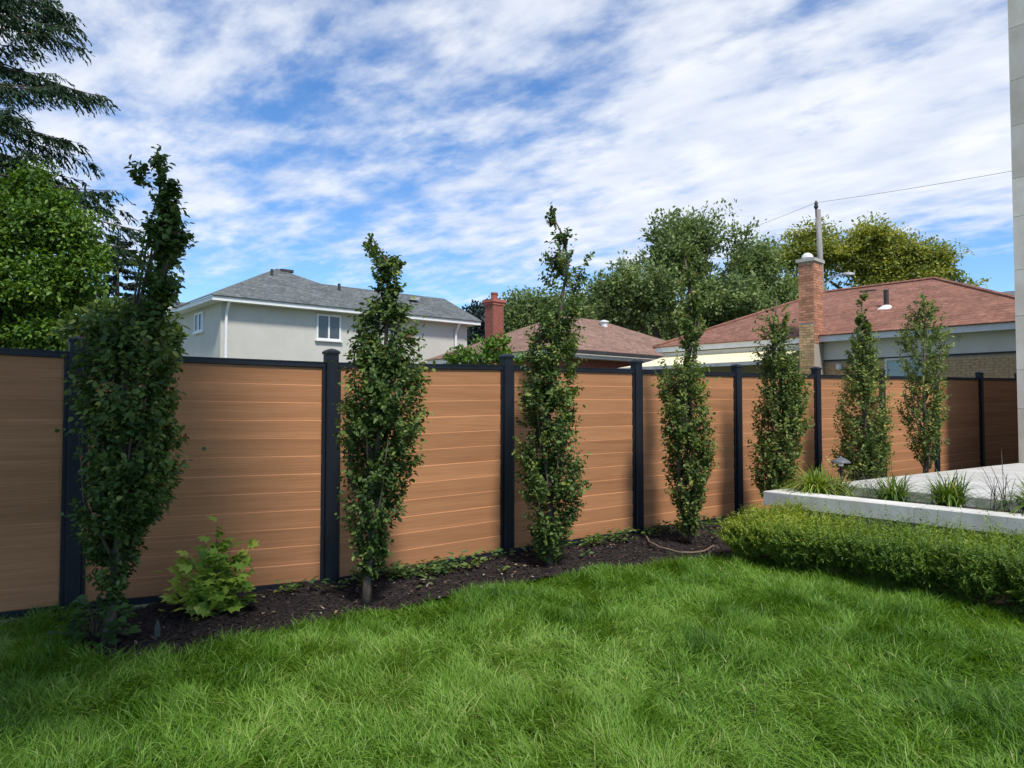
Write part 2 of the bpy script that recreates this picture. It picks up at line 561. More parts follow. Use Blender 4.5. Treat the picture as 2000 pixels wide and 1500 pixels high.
def make_leaves(P, D, N, L, Wd, tint, fold=0.18, droop=0.12):
    """oval leaves: 6 vertices, two quads folded along the midrib"""
    D = unit(D)
    S = unit(np.cross(N, D))
    N = unit(np.cross(D, S))
    L = L[:, None]
    Wd = Wd[:, None]
    base = P
    tip = P + D * L - N * L * droop
    l1 = P + D * L * 0.28 + S * Wd * 0.44 + N * Wd * fold
    l2 = P + D * L * 0.66 + S * Wd * 0.42 + N * Wd * fold - N * L * droop * 0.4
    r1 = P + D * L * 0.28 - S * Wd * 0.44 + N * Wd * fold
    r2 = P + D * L * 0.66 - S * Wd * 0.42 + N * Wd * fold - N * L * droop * 0.4
    n = len(P)
    V = np.stack([base, r1, r2, tip, l2, l1], 1).reshape(-1, 3)
    b = np.arange(n) * 6
    Q = np.concatenate([np.c_[b, b + 1, b + 2, b + 3], np.c_[b, b + 3, b + 4, b + 5]])
    return V, Q, np.repeat(tint, 6)


def rand_unit(n):
    return unit(rng.normal(size=(n, 3)))


# bark chips lying on the bed
def chips():
    n = 30000
    P = np.c_[rng.uniform(-3.3, 4.2, n), rng.uniform(4.0, 9.6, n)]
    P = P[bed_keep(P[:, 0], P[:, 1]) & (fence_off(P[:, 0], P[:, 1]) < 1.9)]
    n = len(P)
    z = ground_z(P[:, 0], P[:, 1]) + 0.014 + soft(P[:, 0], P[:, 1], 5, 0.05) + soft(P[:, 0], P[:, 1], 17, 0.02) + rng.uniform(0, 0.012, n)
    c = np.c_[P, z]
    a = rng.uniform(0, 2 * pi, n)
    tl = rng.normal(0, 0.35, n)
    ax = np.c_[np.cos(a) * np.cos(tl), np.sin(a) * np.cos(tl), np.sin(tl)]
    ay = unit(np.cross(np.c_[np.zeros(n), rng.normal(0, 0.3, n), np.ones(n)], ax))
    az = np.cross(ax, ay)
    bgc = np.where(rng.uniform(0, 1, n) < 0.07, 1.9, 1.0)
    l = (rng.uniform(0.008, 0.030, n) * bgc)[:, None]
    w = (rng.uniform(0.004, 0.011, n) * bgc)[:, None]
    h = rng.uniform(0.002, 0.006, n)[:, None]
    V = np.stack([c - ax * l, c - ay * w - ax * l * 0.2, c + ax * l, c + ay * w + ax * l * 0.3, c + az * h + ax * l * 0.2], 1).reshape(-1, 3)
    b = np.arange(n) * 5
    T = np.concatenate([np.c_[b, b + 1, b + 4], np.c_[b + 1, b + 2, b + 4], np.c_[b + 2, b + 3, b + 4], np.c_[b + 3, b, b + 4]])
    t = np.repeat(rng.uniform(0, 0.93, n), 5)
    pale = np.repeat(rng.uniform(0, 1, n) < 0.012, 5)
    t[pale] = 1.0
    tag(link('bark_mulch', np_mesh('bark_mulch', V, None, T, {'tint': t}), M['chips']), kind='stuff')


chips()


def grass():
    n = 540000
    y = 1.9 + (7.3 - 1.9) * rng.uniform(0, 1, n)
    x = rng.uniform(-1, 1, n) * (0.74 * y + 1.0)
    P = np.c_[x, y]
    tuft = vnoise(P * 2.6, 3)
    tuft2 = vnoise(P * 6.5, 8)
    P = P[rng.uniform(0, 1, n) < 0.45 + 0.55 * tuft2]
    P = P[in_poly(P + rng.normal(0, 0.02, P.shape), LAWN)]
    n = len(P)
    x, y = P[:, 0], P[:, 1]
    z = ground_z(x, y) - 0.02 + soft(x, y, 0.8, 0.03)
    tuft = vnoise(P * 2.6, 3)
    tuft2 = vnoise(P * 6.5, 8)
    patch = vnoise(P * 0.9, 21)
    clump = vnoise(P * 3.4, 23)
    ci = np.floor(P * 9.0)
    jit = np.c_[_hash(ci[:, 0], ci[:, 1], ci[:, 0] * 0, 71), _hash(ci[:, 0], ci[:, 1], ci[:, 0] * 0, 72)]
    flow = 2 * pi * (vnoise(P * 1.2, 31) * 1.4 + vnoise(P * 3.7, 33) * 1.0) + 2.2 * (jit[:, 0] - 0.5)
    ang = flow + rng.normal(0, 1.0, n)
    L = (0.056 + 0.080 * tuft + 0.040 * tuft2) * rng.uniform(0.55, 1.25, n)
    far = np.clip((y - 3.0) / 4.0, 0, 1)
    L = L * (1 - 0.15 * far)
    upright = np.clip((clump - 0.55) * 3.0, 0, 1)
    lean = np.clip(0.72 + 0.38 * (vnoise(P * 1.9, 41) - 0.4) - 0.34 * upright + rng.normal(0, 0.20, n), 0.08, 0.97)
    wid = rng.uniform(0.0026, 0.0058, n)
    dx, dy = np.cos(ang), np.sin(ang)
    sx, sy = -dy, dx
    curl = rng.normal(0, 0.6, n)
    up = np.sqrt(np.maximum(1 - lean ** 2, 0.06))
    ts = np.array([0, 0.34, 0.68, 1.0])
    wsc = np.array([0.75, 1.0, 0.75, 0.0])
    cols = []
    for i, t in enumerate(ts):
        hx = L * lean * t ** 1.6 * 1.15
        hs_ = L * curl * t * t * 0.5
        hz = L * (up * t + 0.55 * lean * t - 0.60 * lean * t ** 2.2)
        c = np.c_[x + dx * hx + sx * hs_, y + dy * hx + sy * hs_, z + hz]
        o = np.c_[sx, sy, rng.normal(0, 0.35, n)] * (wid * wsc[i] / 2)[:, None]
        if i < 3:
            cols += [c - o, c + o]
        else:
            cols += [c]
    V = np.stack(cols, 1).reshape(-1, 3)
    b = np.arange(n) * 7
    Q = np.concatenate([np.c_[b, b + 1, b + 3, b + 2], np.c_[b + 2, b + 3, b + 5, b + 4]])
    T = np.c_[b + 4, b + 5, b + 6]
    tint = np.clip(0.42 + 0.30 * patch + 0.26 * (vnoise(P * 2.7, 55) - 0.5) - 0.16 * upright + rng.normal(0, 0.16, n), 0, 0.95)
    dry = rng.uniform(0, 1, n) < 0.005
    tint[dry] = 1.0
    me = np_mesh('grass', V, Q, T, {'tint': np.repeat(tint, 7)})
    tag(link('grass', me, M['grass']), kind='stuff')
    return n


NBLADES = grass()

# ------------------------------------------------------------------ fence
posts = [(-4.64, 4.22, 1.90), (-3.17, 5.29, 1.865), (-1.53, 6.14, 1.845)]
for k, zt in ((1, 1.887), (2, 1.905), (3, 1.92), (4, 1.95), (5, 1.98), (6, 2.01), (7, 2.045), (8, 2.08)):
    posts.append((-1.53 + 1.475 * k, 6.14 + 1.075 * k, zt))
FH = 1.86
fence = tag(empty('board_fence', (posts[2][0], posts[2][1], 0)), 'long fence of horizontal cedar coloured boards between black metal posts', 'fence')


def post_mesh(h):
    b = MB()
    w = 0.052
    c = 0.010
    prof = [(w - c, w), (w, w - c), (w, -w + c), (w - c, -w), (-w + c, -w), (-w, -w + c), (-w, w - c), (-w + c, w)][::-1]
    b.loft([[(p[0], p[1], -0.15) for p in prof], [(p[0], p[1], h) for p in prof]])
    return b


cap = MB()
for rr in [[(1.10, 0.0), (1.10, 0.018), (0.86, 0.030), (0.45, 0.041), (0.05, 0.046)]]:
    w = 0.053
    sq = [(-1, -1), (-0.5, -1), (0, -1), (0.5, -1), (1, -1), (1, -0.5), (1, 0), (1, 0.5), (1, 1), (0.5, 1), (0, 1), (-0.5, 1), (-1, 1), (-1, 0.5), (-1, 0), (-1, -0.5)]
    cap.loft([[(q[0] * w * s, q[1] * w * s, z) for q in sq] for s, z in rr])
cap_me = cap.mesh('cap')
cap_me.materials.append(M['black_metal'])

for i, (x, y, zt) in enumerate(posts):
    ang = atan2(UF[1], UF[0])
    zg = ground_z(x, y)
    p = link('post', post_mesh(zt + 0.075 - zg).mesh('post'), M['black_metal'], fence, (x, y, zg), (0, 0, ang))
    c = bpy.data.objects.new('cap', cap_me)
    col.objects.link(c)
    c.parent = p
    c.location = (0, 0, zt + 0.075 - zg)

NPL = 12
for i in range(len(posts) - 1):
    a, b = v3(*posts[i]), v3(*posts[i + 1])
    d = b - a
    dh = sqrt(d[0] ** 2 + d[1] ** 2)
    ang = atan2(d[1], d[0])
    slope = atan2(d[2], dh)
    ux = v3(d[0] / dh, d[1] / dh, 0)
    L = dh - 0.104
    rot = (0, 0, ang)
    sh = math.tan(slope)

    def sheared(mb):
        mb.v = [(p[0], p[1], p[2] + p[0] * sh) for p in mb.v]
        return mb

    # local frame of a panel: x along, -y towards the yard, z up
    tr = MB()
    tr.hexa((0, -0.030, -0.042), (L, 0, 0), (0, 0.060, 0), (0, 0, 0.042))
    tr.hexa((0, -0.034, -0.006), (L, 0, 0), (0, 0.068, 0), (0, 0, 0.010))
    start = a + ux * 0.052 + v3(0, 0, 0.052 * sh)
    link('top_rail', sheared(tr).mesh('top_rail'), M['black_metal'], fence, start + v3(0, 0, 0.0), rot)
    br = MB()
    br.hexa((0, -0.030, 0), (L, 0, 0), (0, 0.060, 0), (0, 0, 0.05))
    link('bottom_rail', sheared(br).mesh('bottom_rail'), M['black_metal'], fence, start + v3(0, 0, -FH), rot)
    zb, ztp = -FH + 0.0505, -0.0425
    for xx in (0.0005, L - 0.0265):
        ch = MB()
        ch.hexa((xx, -0.026, zb), (0.026, 0, 0), (0, 0.052, 0), (0, 0, ztp - zb))
        link('side_channel', sheared(ch).mesh('side_channel'), M['black_metal'], fence, start, rot)
    ph = (ztp - zb) / NPL
    pl = MB()
    pr = [(0.011, 0.0004), (-0.0060, 0.0004), (-0.0135, ph - 0.0066), (-0.0070, ph - 0.0006), (0.003, ph - 0.0006), (0.003, ph + 0.005), (0.009, ph + 0.005), (0.009, ph - 0.0006), (0.011, ph - 0.0006)]
    pl.loft([[(0.028, q[0], q[1]) for q in pr], [(L - 0.028, q[0], q[1]) for q in pr]])
    pl_me = sheared(pl).mesh('plank')
    pl_me.materials.append(M['cedar'])
    for k in range(NPL):
        link('plank', pl_me, None, fence, start + v3(0, 0, zb + k * ph), rot)

# ------------------------------------------------------------------ raised planter, patio, house corner
C0 = v3(2.63, 7.64, 0)
WD = NF.copy()                       # along the planter front, towards the camera's right
ZP = 0.60


def pp(s, t, z):
    return C0 + UF * s + WD * t + v3(0, 0, z)


planter = tag(empty('planter', pp(0, 0, 0)), 'low raised concrete planter with pale stone coping behind the clipped hedge', 'planter')
w = MB()
w.hexa(pp(0.06, 0.06, -0.1), UF * 0.16, WD * 7.0, (0, 0, ZP - 0.147 + 0.1))
w.hexa(pp(0.2205, 0.06, -0.1), UF * 0.955, WD * 0.16, (0, 0, ZP - 0.147 + 0.1))
part('retaining_wall', w, M['concrete'], planter)


def coping(o, a, b, h):
    """a coping stone with small chamfers: o top corner, a long edge, b width"""
    m_ = MB()
    la, lb = np.linalg.norm(a), np.linalg.norm(b)
    ua, ub = a / la, b / lb
    c = 0.008
    def ring(z, ins):
        return [o + ua * ins + ub * ins + v3(0, 0, z), o + ua * (la - ins) + ub * ins + v3(0, 0, z), o + ua * (la - ins) + ub * (lb - ins) + v3(0, 0, z), o + ua * ins + ub * (lb - ins) + v3(0, 0, z)]
    m_.loft([ring(-h, 0), ring(-c, 0), ring(0, c)])
    if np.dot(np.cross(ua, ub), v3(0, 0, 1)) < 0:
        m_.f = [tuple(reversed(f)) for f in m_.f]
    return m_


t0 = 0.0
for ln in (1.52, 1.5, 1.5, 1.5, 1.0):
    part('coping_stone', coping(pp(0, t0, ZP), WD * (ln - 0.004), UF * 0.25, 0.145), M['coping'], planter)
    t0 += ln
part('coping_stone', coping(pp(0.252, 0, ZP), UF * 0.92, WD * 0.25, 0.145), M['coping'], planter)
sl = MB()
sl.hexa(pp(0.2215, 0.2215, 0.30), UF * 0.955, WD * 6.8, (0, 0, 0.20))
tag(part('soil', sl, M['soil'], planter), kind='structure')

patio = tag(empty('patio', pp(1.18, 0, 0)), 'pale stone patio slab at planter height beside the house corner', 'patio')
S0, S1 = 1.18, 6.72
ts_ = [0.0, 1.55, 3.1, 4.65, 6.2]
ss_ = [S0, S0 + 1.79, S0 + 3.58, S1]
for i in range(len(ss_) - 1):
    for j in range(len(ts_) - 1):
        part('slab', coping(pp(ss_[i], ts_[j], ZP + 0.003), WD * (ts_[j + 1] - ts_[j] - 0.005), UF * (ss_[i + 1] - ss_[i] - 0.005), 0.10), M['slab'], patio)
fb = MB()
fb.hexa(pp(S0 + 0.05, 0.05, -0.1), UF * (S1 - S0 - 0.1), WD * 6.1, (0, 0, ZP - 0.10 + 0.1))
part('footing', fb, M['concrete'], patio)

house = tag(empty('stone_house', pp(S1, 0, ZP)), 'corner of a tall pale limestone house standing on the patio', 'house')
hb = MB()
hb.hexa(pp(S1 + 0.03, 0.03, -0.1), UF * 6.0, WD * 7.0, (0, 0, 8.6))
part('wall_core', hb, M['mortar'], house)
z = ZP + 0.006
row = 0
while z < 8.2:
    h = [0.86, 0.62, 0.86, 0.74][row % 4]
    t = 0.0
    ws = [0.95, 1.3, 1.3, 1.3, 1.3] if row % 2 else [0.42, 1.3, 1.3, 1.3, 1.3]
    for wd in ws:
        q = MB()
        q.hexa(pp(S1, t, z), UF * 0.0295, WD * (wd - 0.006), (0, 0, h - 0.006))
        part('stone', q, M['limestone'], house)
        t += wd
    # return face of the corner
    q = MB()
    q.hexa(pp(S1 + 0.0305, 0.0, z), UF * 0.9, WD * 0.0295, (0, 0, h - 0.006))
    part('stone', q, M['limestone'], house)
    z += h
    row += 1


# ------------------------------------------------------------------ neighbouring houses
def roof_poly(mb, pts, th=0.025):
    """a roof plane with a little thickness"""
    pts = [np.asarray(p, float) for p in pts]
    n = np.cross(pts[1] - pts[0], pts[2] - pts[0])
    n /= np.linalg.norm(n)
    if n[2] < 0:
        pts = pts[::-1]
        n = -n
    mb.loft([[p - n * th for p in pts], pts])


def box_w(o, a, la, b, lb, z0, z1):
    m_ = MB()
    m_.hexa(o + v3(0, 0, z0), a * la, b * lb, (0, 0, z1 - z0))
    return m_


def window(parent, o, a, out, w_, h_, mull=1, glass='glass', bar=0.07, sill=True, name='window'):
    """o lower left corner on the wall face, a along the wall, out outward"""
    up = v3(0, 0, 1)
    fr = MB()
    d = out * 0.05
    fr.hexa(o, a * w_, d, up * bar)
    fr.hexa(o + up * (h_ - bar), a * w_, d, up * bar)
    fr.hexa(o + up * bar, a * bar, d, up * (h_ - 2 * bar))
    fr.hexa(o + a * (w_ - bar) + up * bar, a * bar, d, up * (h_ - 2 * bar))
    for k in range(mull):
        xm = w_ * (k + 1) / (mull + 1) - bar / 2
        fr.hexa(o + a * xm + up * bar, a * bar, d, up * (h_ - 2 * bar))
    f = part(name, fr, M['white_trim'], parent)
    inner = (w_ - bar * (mull + 2)) / (mull + 1)
    for k in range(mull + 1):
        gl = MB()
        gl.hexa(o + a * (bar + k * (inner + bar)) + up * bar + out * 0.006, a * inner, out * 0.014, up * (h_ - 2 * bar))
        part('pane', gl, M[glass], f)
    if sill:
        s_ = MB()
        s_.hexa(o - a * 0.06 - up * 0.062, a * (w_ + 0.12), out * 0.11, up * 0.06)
        part('sill', s_, M['white_trim'], f)
    return f


UPV = v3(0, 0, 1)
# --- grey-roofed two-storey house
A1 = v3(0.76, 0.65, 0)
B1 = v3(-0.65, 0.76, 0)
K = v3(-10.6, 25.6, 0)
h1 = tag(empty('stucco_house', K), 'two storey cream stucco house with grey shingle roof beyond the fence', 'house')
LN = 11.6
ZE = 5.5
part('wall', box_w(K + A1 * 0.45 + B1 * 0.45, A1, LN - 0.45, B1, 9.0, -0.3, ZE - 0.12), M['stucco'], h1)


def eave(o, a, la, b, lb, z, parent, hgt=0.16, gut=True):
    """white fascia ring with soffit under a roof edge"""
    f = MB()
    th = 0.05
    f.hexa(o + UPV * (z - hgt), a * la, b * th, UPV * hgt)
    f.hexa(o + b * (lb - th) + UPV * (z - hgt), a * la, b * th, UPV * hgt)
    f.hexa(o + b * th + UPV * (z - hgt), a * th, b * (lb - 2 * th), UPV * hgt)
    f.hexa(o + a * (la - th) + b * th + UPV * (z - hgt), a * th, b * (lb - 2 * th), UPV * hgt)
    f.hexa(o + a * th + b * th + UPV * (z - hgt + 0.01), a * (la - 2 * th), b * (lb - 2 * th), UPV * 0.03)
    return part('fascia', f, M['white_trim'], parent)


eave(K, A1, 12.05, B1, 9.9, ZE, h1)
rf = MB()
oh = -0.06
Ke = K + A1 * oh + B1 * oh
pk1 = K + A1 * 4.0 + B1 * 4.0 + UPV * 7.55
pk2 = K + A1 * 4.0 + B1 * 6.0 + UPV * 7.55
e = lambda s, t: K + A1 * s + B1 * t + UPV * (ZE + 0.015)
roof_poly(rf, [e(-0.06, -0.06), e(8.1, -0.06), pk1])
roof_poly(rf, [e(-0.06, 10.0), e(-0.06, -0.06), pk1, pk2])
roof_poly(rf, [e(8.1, -0.06), e(8.1, 10.0), pk2, pk1])
rd0, rd1 = K + A1 * 5.39 + B1 * 2.62 + UPV * 6.86, K + A1 * 11.85 + B1 * 2.62 + UPV * 6.86
roof_poly(rf, [e(8.1, -0.06), e(12.12, -0.06), rd1, rd0])
roof_poly(rf, [e(12.12, 4.8), e(5.6, 4.8), rd0, rd1])
roof_poly(rf, [e(12.12, -0.06), e(12.12, 4.8), rd1])
part('roof', rf, M['grey_shingle'], h1)
vt = MB()
for (s, t, zz) in ((3.3, 2.9, 6.98), (5.9, 2.0, 6.55)):
    c = K + A1 * s + B1 * t
    vt.hexa(c + UPV * (zz - 0.2), A1 * 0.09, B1 * 0.09, UPV * 0.50)
part('roof_vent', vt, M['dark'], h1)
rv = MB()
rv.hexa(pk1 + A1 * 0.05 - B1 * 0.35 + UPV * -0.17, A1 * 0.55, B1 * 0.3, UPV * 0.12)
part('ridge_vent', rv, M['dark'], h1)
sk = MB()
sk.hexa(K + A1 * 9.2 + B1 * 1.5 + UPV * 6.42, A1 * 0.5, B1 * 0.35, UPV * 0.15)
part('roof_box', sk, M['grey_metal'], h1)
wo_ = K + B1 * 0.45 - B1 * 0.0005
window(h1, wo_ + A1 * 4.15 + UPV * 4.22, A1, -B1, 1.05, 1.02)
window(h1, K + A1 * 0.4495 + B1 * 2.3 + UPV * 4.45, -B1 * -1.0, -A1, 1.0, 0.75)
for s, topz in ((0.62, ZE - 0.17), (10.9, ZE - 0.17)):
    dp = MB()
    c = K + A1 * s + B1 * 0.37
    dp.tube([c - B1 * 0.30 + UPV * (topz + 0.02), c - B1 * 0.05 + UPV * (topz - 0.32), c + UPV * (topz - 0.45), c + UPV * -0.2], 0.055, 8)
    part('downpipe', dp, M['white_trim'], h1)
# garage wing at its left
gp = K + B1 * 6.0 - A1 * 2.9
part('garage_wall', box_w(gp + A1 * 0.3 + B1 * 0.3, A1, 3.1, B1, 4.4, -0.3, 3.2), M['stucco'], h1)
eave(gp, A1, 3.38, B1, 5.0, 3.38, h1)
gr = MB()
ge = lambda s, t, z_: gp + A1 * s + B1 * t + UPV * z_
roof_poly(gr, [ge(-0.05, -0.05, 3.39), ge(3.40, -0.05, 3.39), ge(3.40, 2.5, 4.75), ge(1.6, 2.5, 4.75)])
roof_poly(gr, [ge(-0.05, 5.05, 3.39), ge(-0.05, -0.05, 3.39), ge(1.6, 2.5, 4.75)])
part('garage_roof', gr, M['grey_shingle'], h1)

# --- grey roof farther behind on the left
h4 = tag(empty('far_house', (-22, 46, 0)), 'grey roof with small vents showing behind the stucco house', 'house')
Kf = v3(-24.5, 45.0, 0)
part('wall', box_w(Kf + A1 * 0.4 + B1 * 0.4, A1, 13.0, B1, 8.0, -0.3, 6.6), M['white_trim'], h4)
eave(Kf, A1, 13.8, B1, 8.8, 6.75, h4)
fr_ = MB()
fe = lambda s, t, z_: Kf + A1 * s + B1 * t + UPV * z_
roof_poly(fr_, [fe(-0.1, -0.1, 6.77), fe(13.9, -0.1, 6.77), fe(13.0, 4.4, 9.1), fe(2.5, 4.4, 9.1)])
roof_poly(fr_, [fe(13.9, 8.9, 6.77), fe(-0.1, 8.9, 6.77), fe(2.5, 4.4, 9.1), fe(13.0, 4.4, 9.1)])
roof_poly(fr_, [fe(-0.1, 8.9, 6.77), fe(-0.1, -0.1, 6.77), fe(2.5, 4.4, 9.1)])
part('roof', fr_, M['grey_shingle'], h4)
for s in (7.0, 8.6, 9.2, 11.2):
    v_ = MB()
    v_.tube([fe(s, 4.0, 8.8), fe(s, 4.0, 9.45)], 0.09, 8)
    part('roof_vent', v_, M['dark'], h4)

# --- white gabled house end at far left
h5 = tag(empty('white_gable_house', (-17.5, 33.5, 0)), 'white gable end glimpsed between the dark spruce and the first beech', 'house')
Kg = v3(-17.9, 33.6, 0)
gm = MB()
gw = 3.2
p0, p1 = Kg, Kg + A1 * gw
prof_ = [p0 + UPV * -0.3, p1 + UPV * -0.3, p1 + UPV * 5.9, Kg + A1 * gw / 2 + UPV * 7.0, p0 + UPV * 6.6]
gm.loft([prof_, [q + B1 * 5 for q in prof_]])
gm.f = [tuple(reversed(f)) for f in gm.f]
part('wall', gm, M['white_trim'], h5)
g2 = MB()
apex = Kg + A1 * gw / 2 + UPV * 7.05
roof_poly(g2, [p0 + UPV * 6.6 - B1 * 0.2 - A1 * 0.1, apex - B1 * 0.2, apex + B1 * 5.2, p0 + UPV * 6.6 + B1 * 5.2 - A1 * 0.1], 0.1)
roof_poly(g2, [p1 + UPV * 5.9 - B1 * 0.2 + A1 * 0.1, apex - B1 * 0.2, apex + B1 * 5.2, p1 + UPV * 5.9 + B1 * 5.2 + A1 * 0.1], 0.1)
part('roof', g2, M['grey_shingle'], h5)


# --- bricks
def brick_mesh(a, out, up, l, h, d):
    m_ = MB()
    m_.hexa((0, 0, 0), a * l, out * d, up * h)
    return m_.mesh('brick')


def brick_face(parent, o, a, out, w_, h_, m, one_by_one, bl=0.2, bh=0.062, jt=0.011, d=0.012):
    """running bond on one face: o lower corner, a along, out outward"""
    up = UPV
    full = half = None
    joined = MB()
    rows = int(h_ / (bh + jt))
    cnt = 0
    for r in range(rows):
        x = 0.0
        first = True
        while x < w_ - 0.02:
            l = bl if not (first and r % 2) else bl / 2
            l = min(l, w_ - x)
            first = False
            q = o + a * x + up * (r * (bh + jt) + jt / 2)
            if one_by_one:
                key = round(l, 3)
                me = brick_cache.get((id(m), tuple(np.round(a, 2)), tuple(np.round(out, 2)), key))
                if me is None:
                    me = brick_mesh(a, out, up, l, bh, d)
                    me.materials.append(m)
                    brick_cache[(id(m), tuple(np.round(a, 2)), tuple(np.round(out, 2)), key)] = me
                link('brick', me, None, parent, q + out * random.uniform(0, 0.004))
                cnt += 1
            else:
                joined.hexa(q + out * random.uniform(0, 0.004), a * l, out * d, up * bh)
            x += l + jt
    if not one_by_one:
        tag(part('brickwork', joined, m, parent), kind='stuff')
    return cnt


brick_cache = {}

# --- brown-roofed bungalow
Q2 = v3(1.62, 25.6, 0)
K2 = 1.37
h2 = tag(empty('brown_roof_house', Q2), 'low bungalow with faded brown hip roof and red chimney', 'house')
q2 = lambda s_, t_, z_=0.0: Q2 + A1 * (s_ * K2) + B1 * (t_ * K2) + UPV * z_
zz2 = lambda z_: CAMZ + (z_ - CAMZ) * K2
part('wall', box_w(q2(0.4, 0.4), A1, 7.2 * K2, B1, 5.2 * K2, -0.3, zz2(2.90)), M['mortar'], h2)
brick_face(h2, q2(0.4, 0.4, 1.9), A1, -B1, 7.2 * K2, 1.5, M['red_brick'], False)
brick_face(h2, q2(0.4, 0.4, 1.9), B1, -A1, 5.2 * K2, 1.5, M['red_brick'], False)
eave(Q2, A1, 8.0 * K2, B1, 6.0 * K2, zz2(3.02), h2, hgt=0.27)
r2 = MB()
ze2 = zz2(3.035)
ra, rb = q2(3.0, 3.0, zz2(4.42)), q2(4.8, 3.0, zz2(4.42))
roof_poly(r2, [q2(-0.06, -0.06, ze2), q2(8.06, -0.06, ze2), rb, ra])
roof_poly(r2, [q2(-0.06, 6.06, ze2), q2(-0.06, -0.06, ze2), ra])
roof_poly(r2, [q2(8.06, 6.06, ze2), q2(-0.06, 6.06, ze2), ra, rb])
roof_poly(r2, [q2(8.06, -0.06, ze2), q2(8.06, 6.06, ze2), rb])
part('roof', r2, M['brown_shingle'], h2)
gt = MB()
gt.hexa(q2(-0.12, -0.13, ze2 - 0.15), A1 * (8.3 * K2), B1 * 0.09, UPV * 0.12)
part('gutter', gt, M['dark'], h2)
rvn = MB()
rvn.lathe(q2(4.4, 2.4, zz2(4.1)), [(0.16, 0), (0.16, 0.2), (0.22, 0.22), (0.22, 0.27), (0.02, 0.33)], 12)
part('roof_vent', rvn, M['white_trim'], h2)
ch = MB()
cw = 0.36 * K2
cc = q2(-0.44, 2.1)
ctop = zz2(4.36)
ch.hexa(cc + UPV * -0.3, A1 * cw, B1 * cw, UPV * (ctop + 0.3))
chim = part('chimney', ch, M['mortar'], h2)
for (o_, a_, out_) in ((cc, A1, -B1), (cc, B1, -A1), (cc + A1 * cw, B1, A1)):
    brick_face(chim, o_ + UPV * 2.0, a_, out_, cw, ctop - 2.0, M['red_brick'], False)
cp = MB()
for k, gg in enumerate((0.04, 0.08)):
    cp.hexa(cc - A1 * gg - B1 * gg + UPV * (ctop + 0.1 * k), A1 * (cw + 2 * gg), B1 * (cw + 2 * gg), UPV * 0.098)
part('chimney_crown', cp, M['red_brick'], chim)
fp = MB()
fc = cc + A1 * cw / 2 + B1 * cw / 2
fp.lathe((fc[0], fc[1], ctop + 0.19), [(0.14, 0), (0.12, 0.22), (0.14, 0.23), (0.14, 0.30), (0.10, 0.30), (0.10, 0.02)], 14)
part('chimney_pot', fp, M['red_brick'], chim)

# --- red-roofed bungalow with brick chimney
E3 = v3(0.7, -0.714, 0)
N3 = v3(0.714, 0.70, 0)
O3 = v3(12.4, 18.0, 0)
ez = 3.62


def h3p(t, n, z_):
    return O3 - E3 * t + N3 * n + UPV * z_


h3 = tag(empty('red_roof_house', h3p(5, 0, 0)), 'bungalow with red brown shingle roof, beige frieze and yellow brick wall', 'house')
part('wall', box_w(h3p(10.1, 0.45, 0), E3, 14.5, N3, 7.6, -0.3, ez - 0.16), M['mortar'], h3)
fz = MB()
fz.hexa(h3p(10.1, 0.40, 2.93), E3 * 14.5, N3 * 0.0495, UPV * 0.53)
part('frieze', fz, M['beige_board'], h3)
fz = MB()
fz.hexa(h3p(10.1, 0.385, 2.89), E3 * 14.5, N3 * 0.0640, UPV * 0.038)
part('frieze_trim', fz, M['dark'], h3)
brick_face(h3, h3p(5.0, 0.448, 1.95), E3, -N3, 9.2, 0.93, M['yellow_brick'], False)
eave(h3p(10.5, 0, 0), E3, 15.3, N3, 8.6, ez, h3, hgt=0.17)
r3 = MB()
ra, rb = h3p(6.3, 4.3, 5.58), h3p(2.85, 4.3, 5.62)
zc_ = ez + 0.02
roof_poly(r3, [h3p(10.56, -0.06, zc_), h3p(-1.5, -0.06, zc_), rb, ra])
roof_poly(r3, [h3p(10.56, 8.66, zc_), h3p(10.56, -0.06, zc_), ra])
roof_poly(r3, [h3p(-1.5, -0.06, zc_), h3p(-1.5, 8.66, zc_), rb])
roof_poly(r3, [h3p(-1.5, 8.66, zc_), h3p(10.56, 8.66, zc_), ra, rb])
part('roof', r3, M['red_shingle'], h3)
# hip and ridge caps
hc = MB()
for a_, b_ in ((ra, rb), (rb, h3p(-1.5, -0.06, zc_)), (ra, h3p(10.56, -0.06, zc_))):
    hc.tube([a_ + UPV * 0.0, b_ + UPV * 0.0], 0.07, 6)
part('ridge_cap', hc, M['red_shingle'], h3)
# window with pale blind
window(h3, h3p(3.10, 0.4475, 2.0), E3, -N3, 1.02, 0.89, mull=0, glass='blind', bar=0.06)
# vent pipe and flashing
vp = MB()
vc = h3p(3.55, 2.0, 0)
vp.tube([vc + UPV * 4.40, vc + UPV * 5.08], 0.075, 10)
part('vent_pipe', vp, M['dark'], h3)
fl = MB()
fl.lathe((vc[0], vc[1], 4.47), [(0.30, -0.04), (0.30, 0.0), (0.10, 0.14), (0.08, 0.14)], 12)
part('flashing', fl, M['white_trim'], h3)
bx = MB()
bx.hexa(h3p(4.95, 3.75, 5.27), E3 * 0.5, N3 * 0.35, UPV * 0.14)
part('roof_vent', bx, M['dark'], h3)
# small wall lamp and meter
wl = MB()
wl.lathe((h3p(4.35, 0.36, 0)[0], h3p(4.35, 0.36, 0)[1], 2.70), [(0.02, 0.1), (0.09, 0.06), (0.09, -0.05), (0.03, -0.1)], 10)
part('wall_lamp', wl, M['white_trim'], h3)

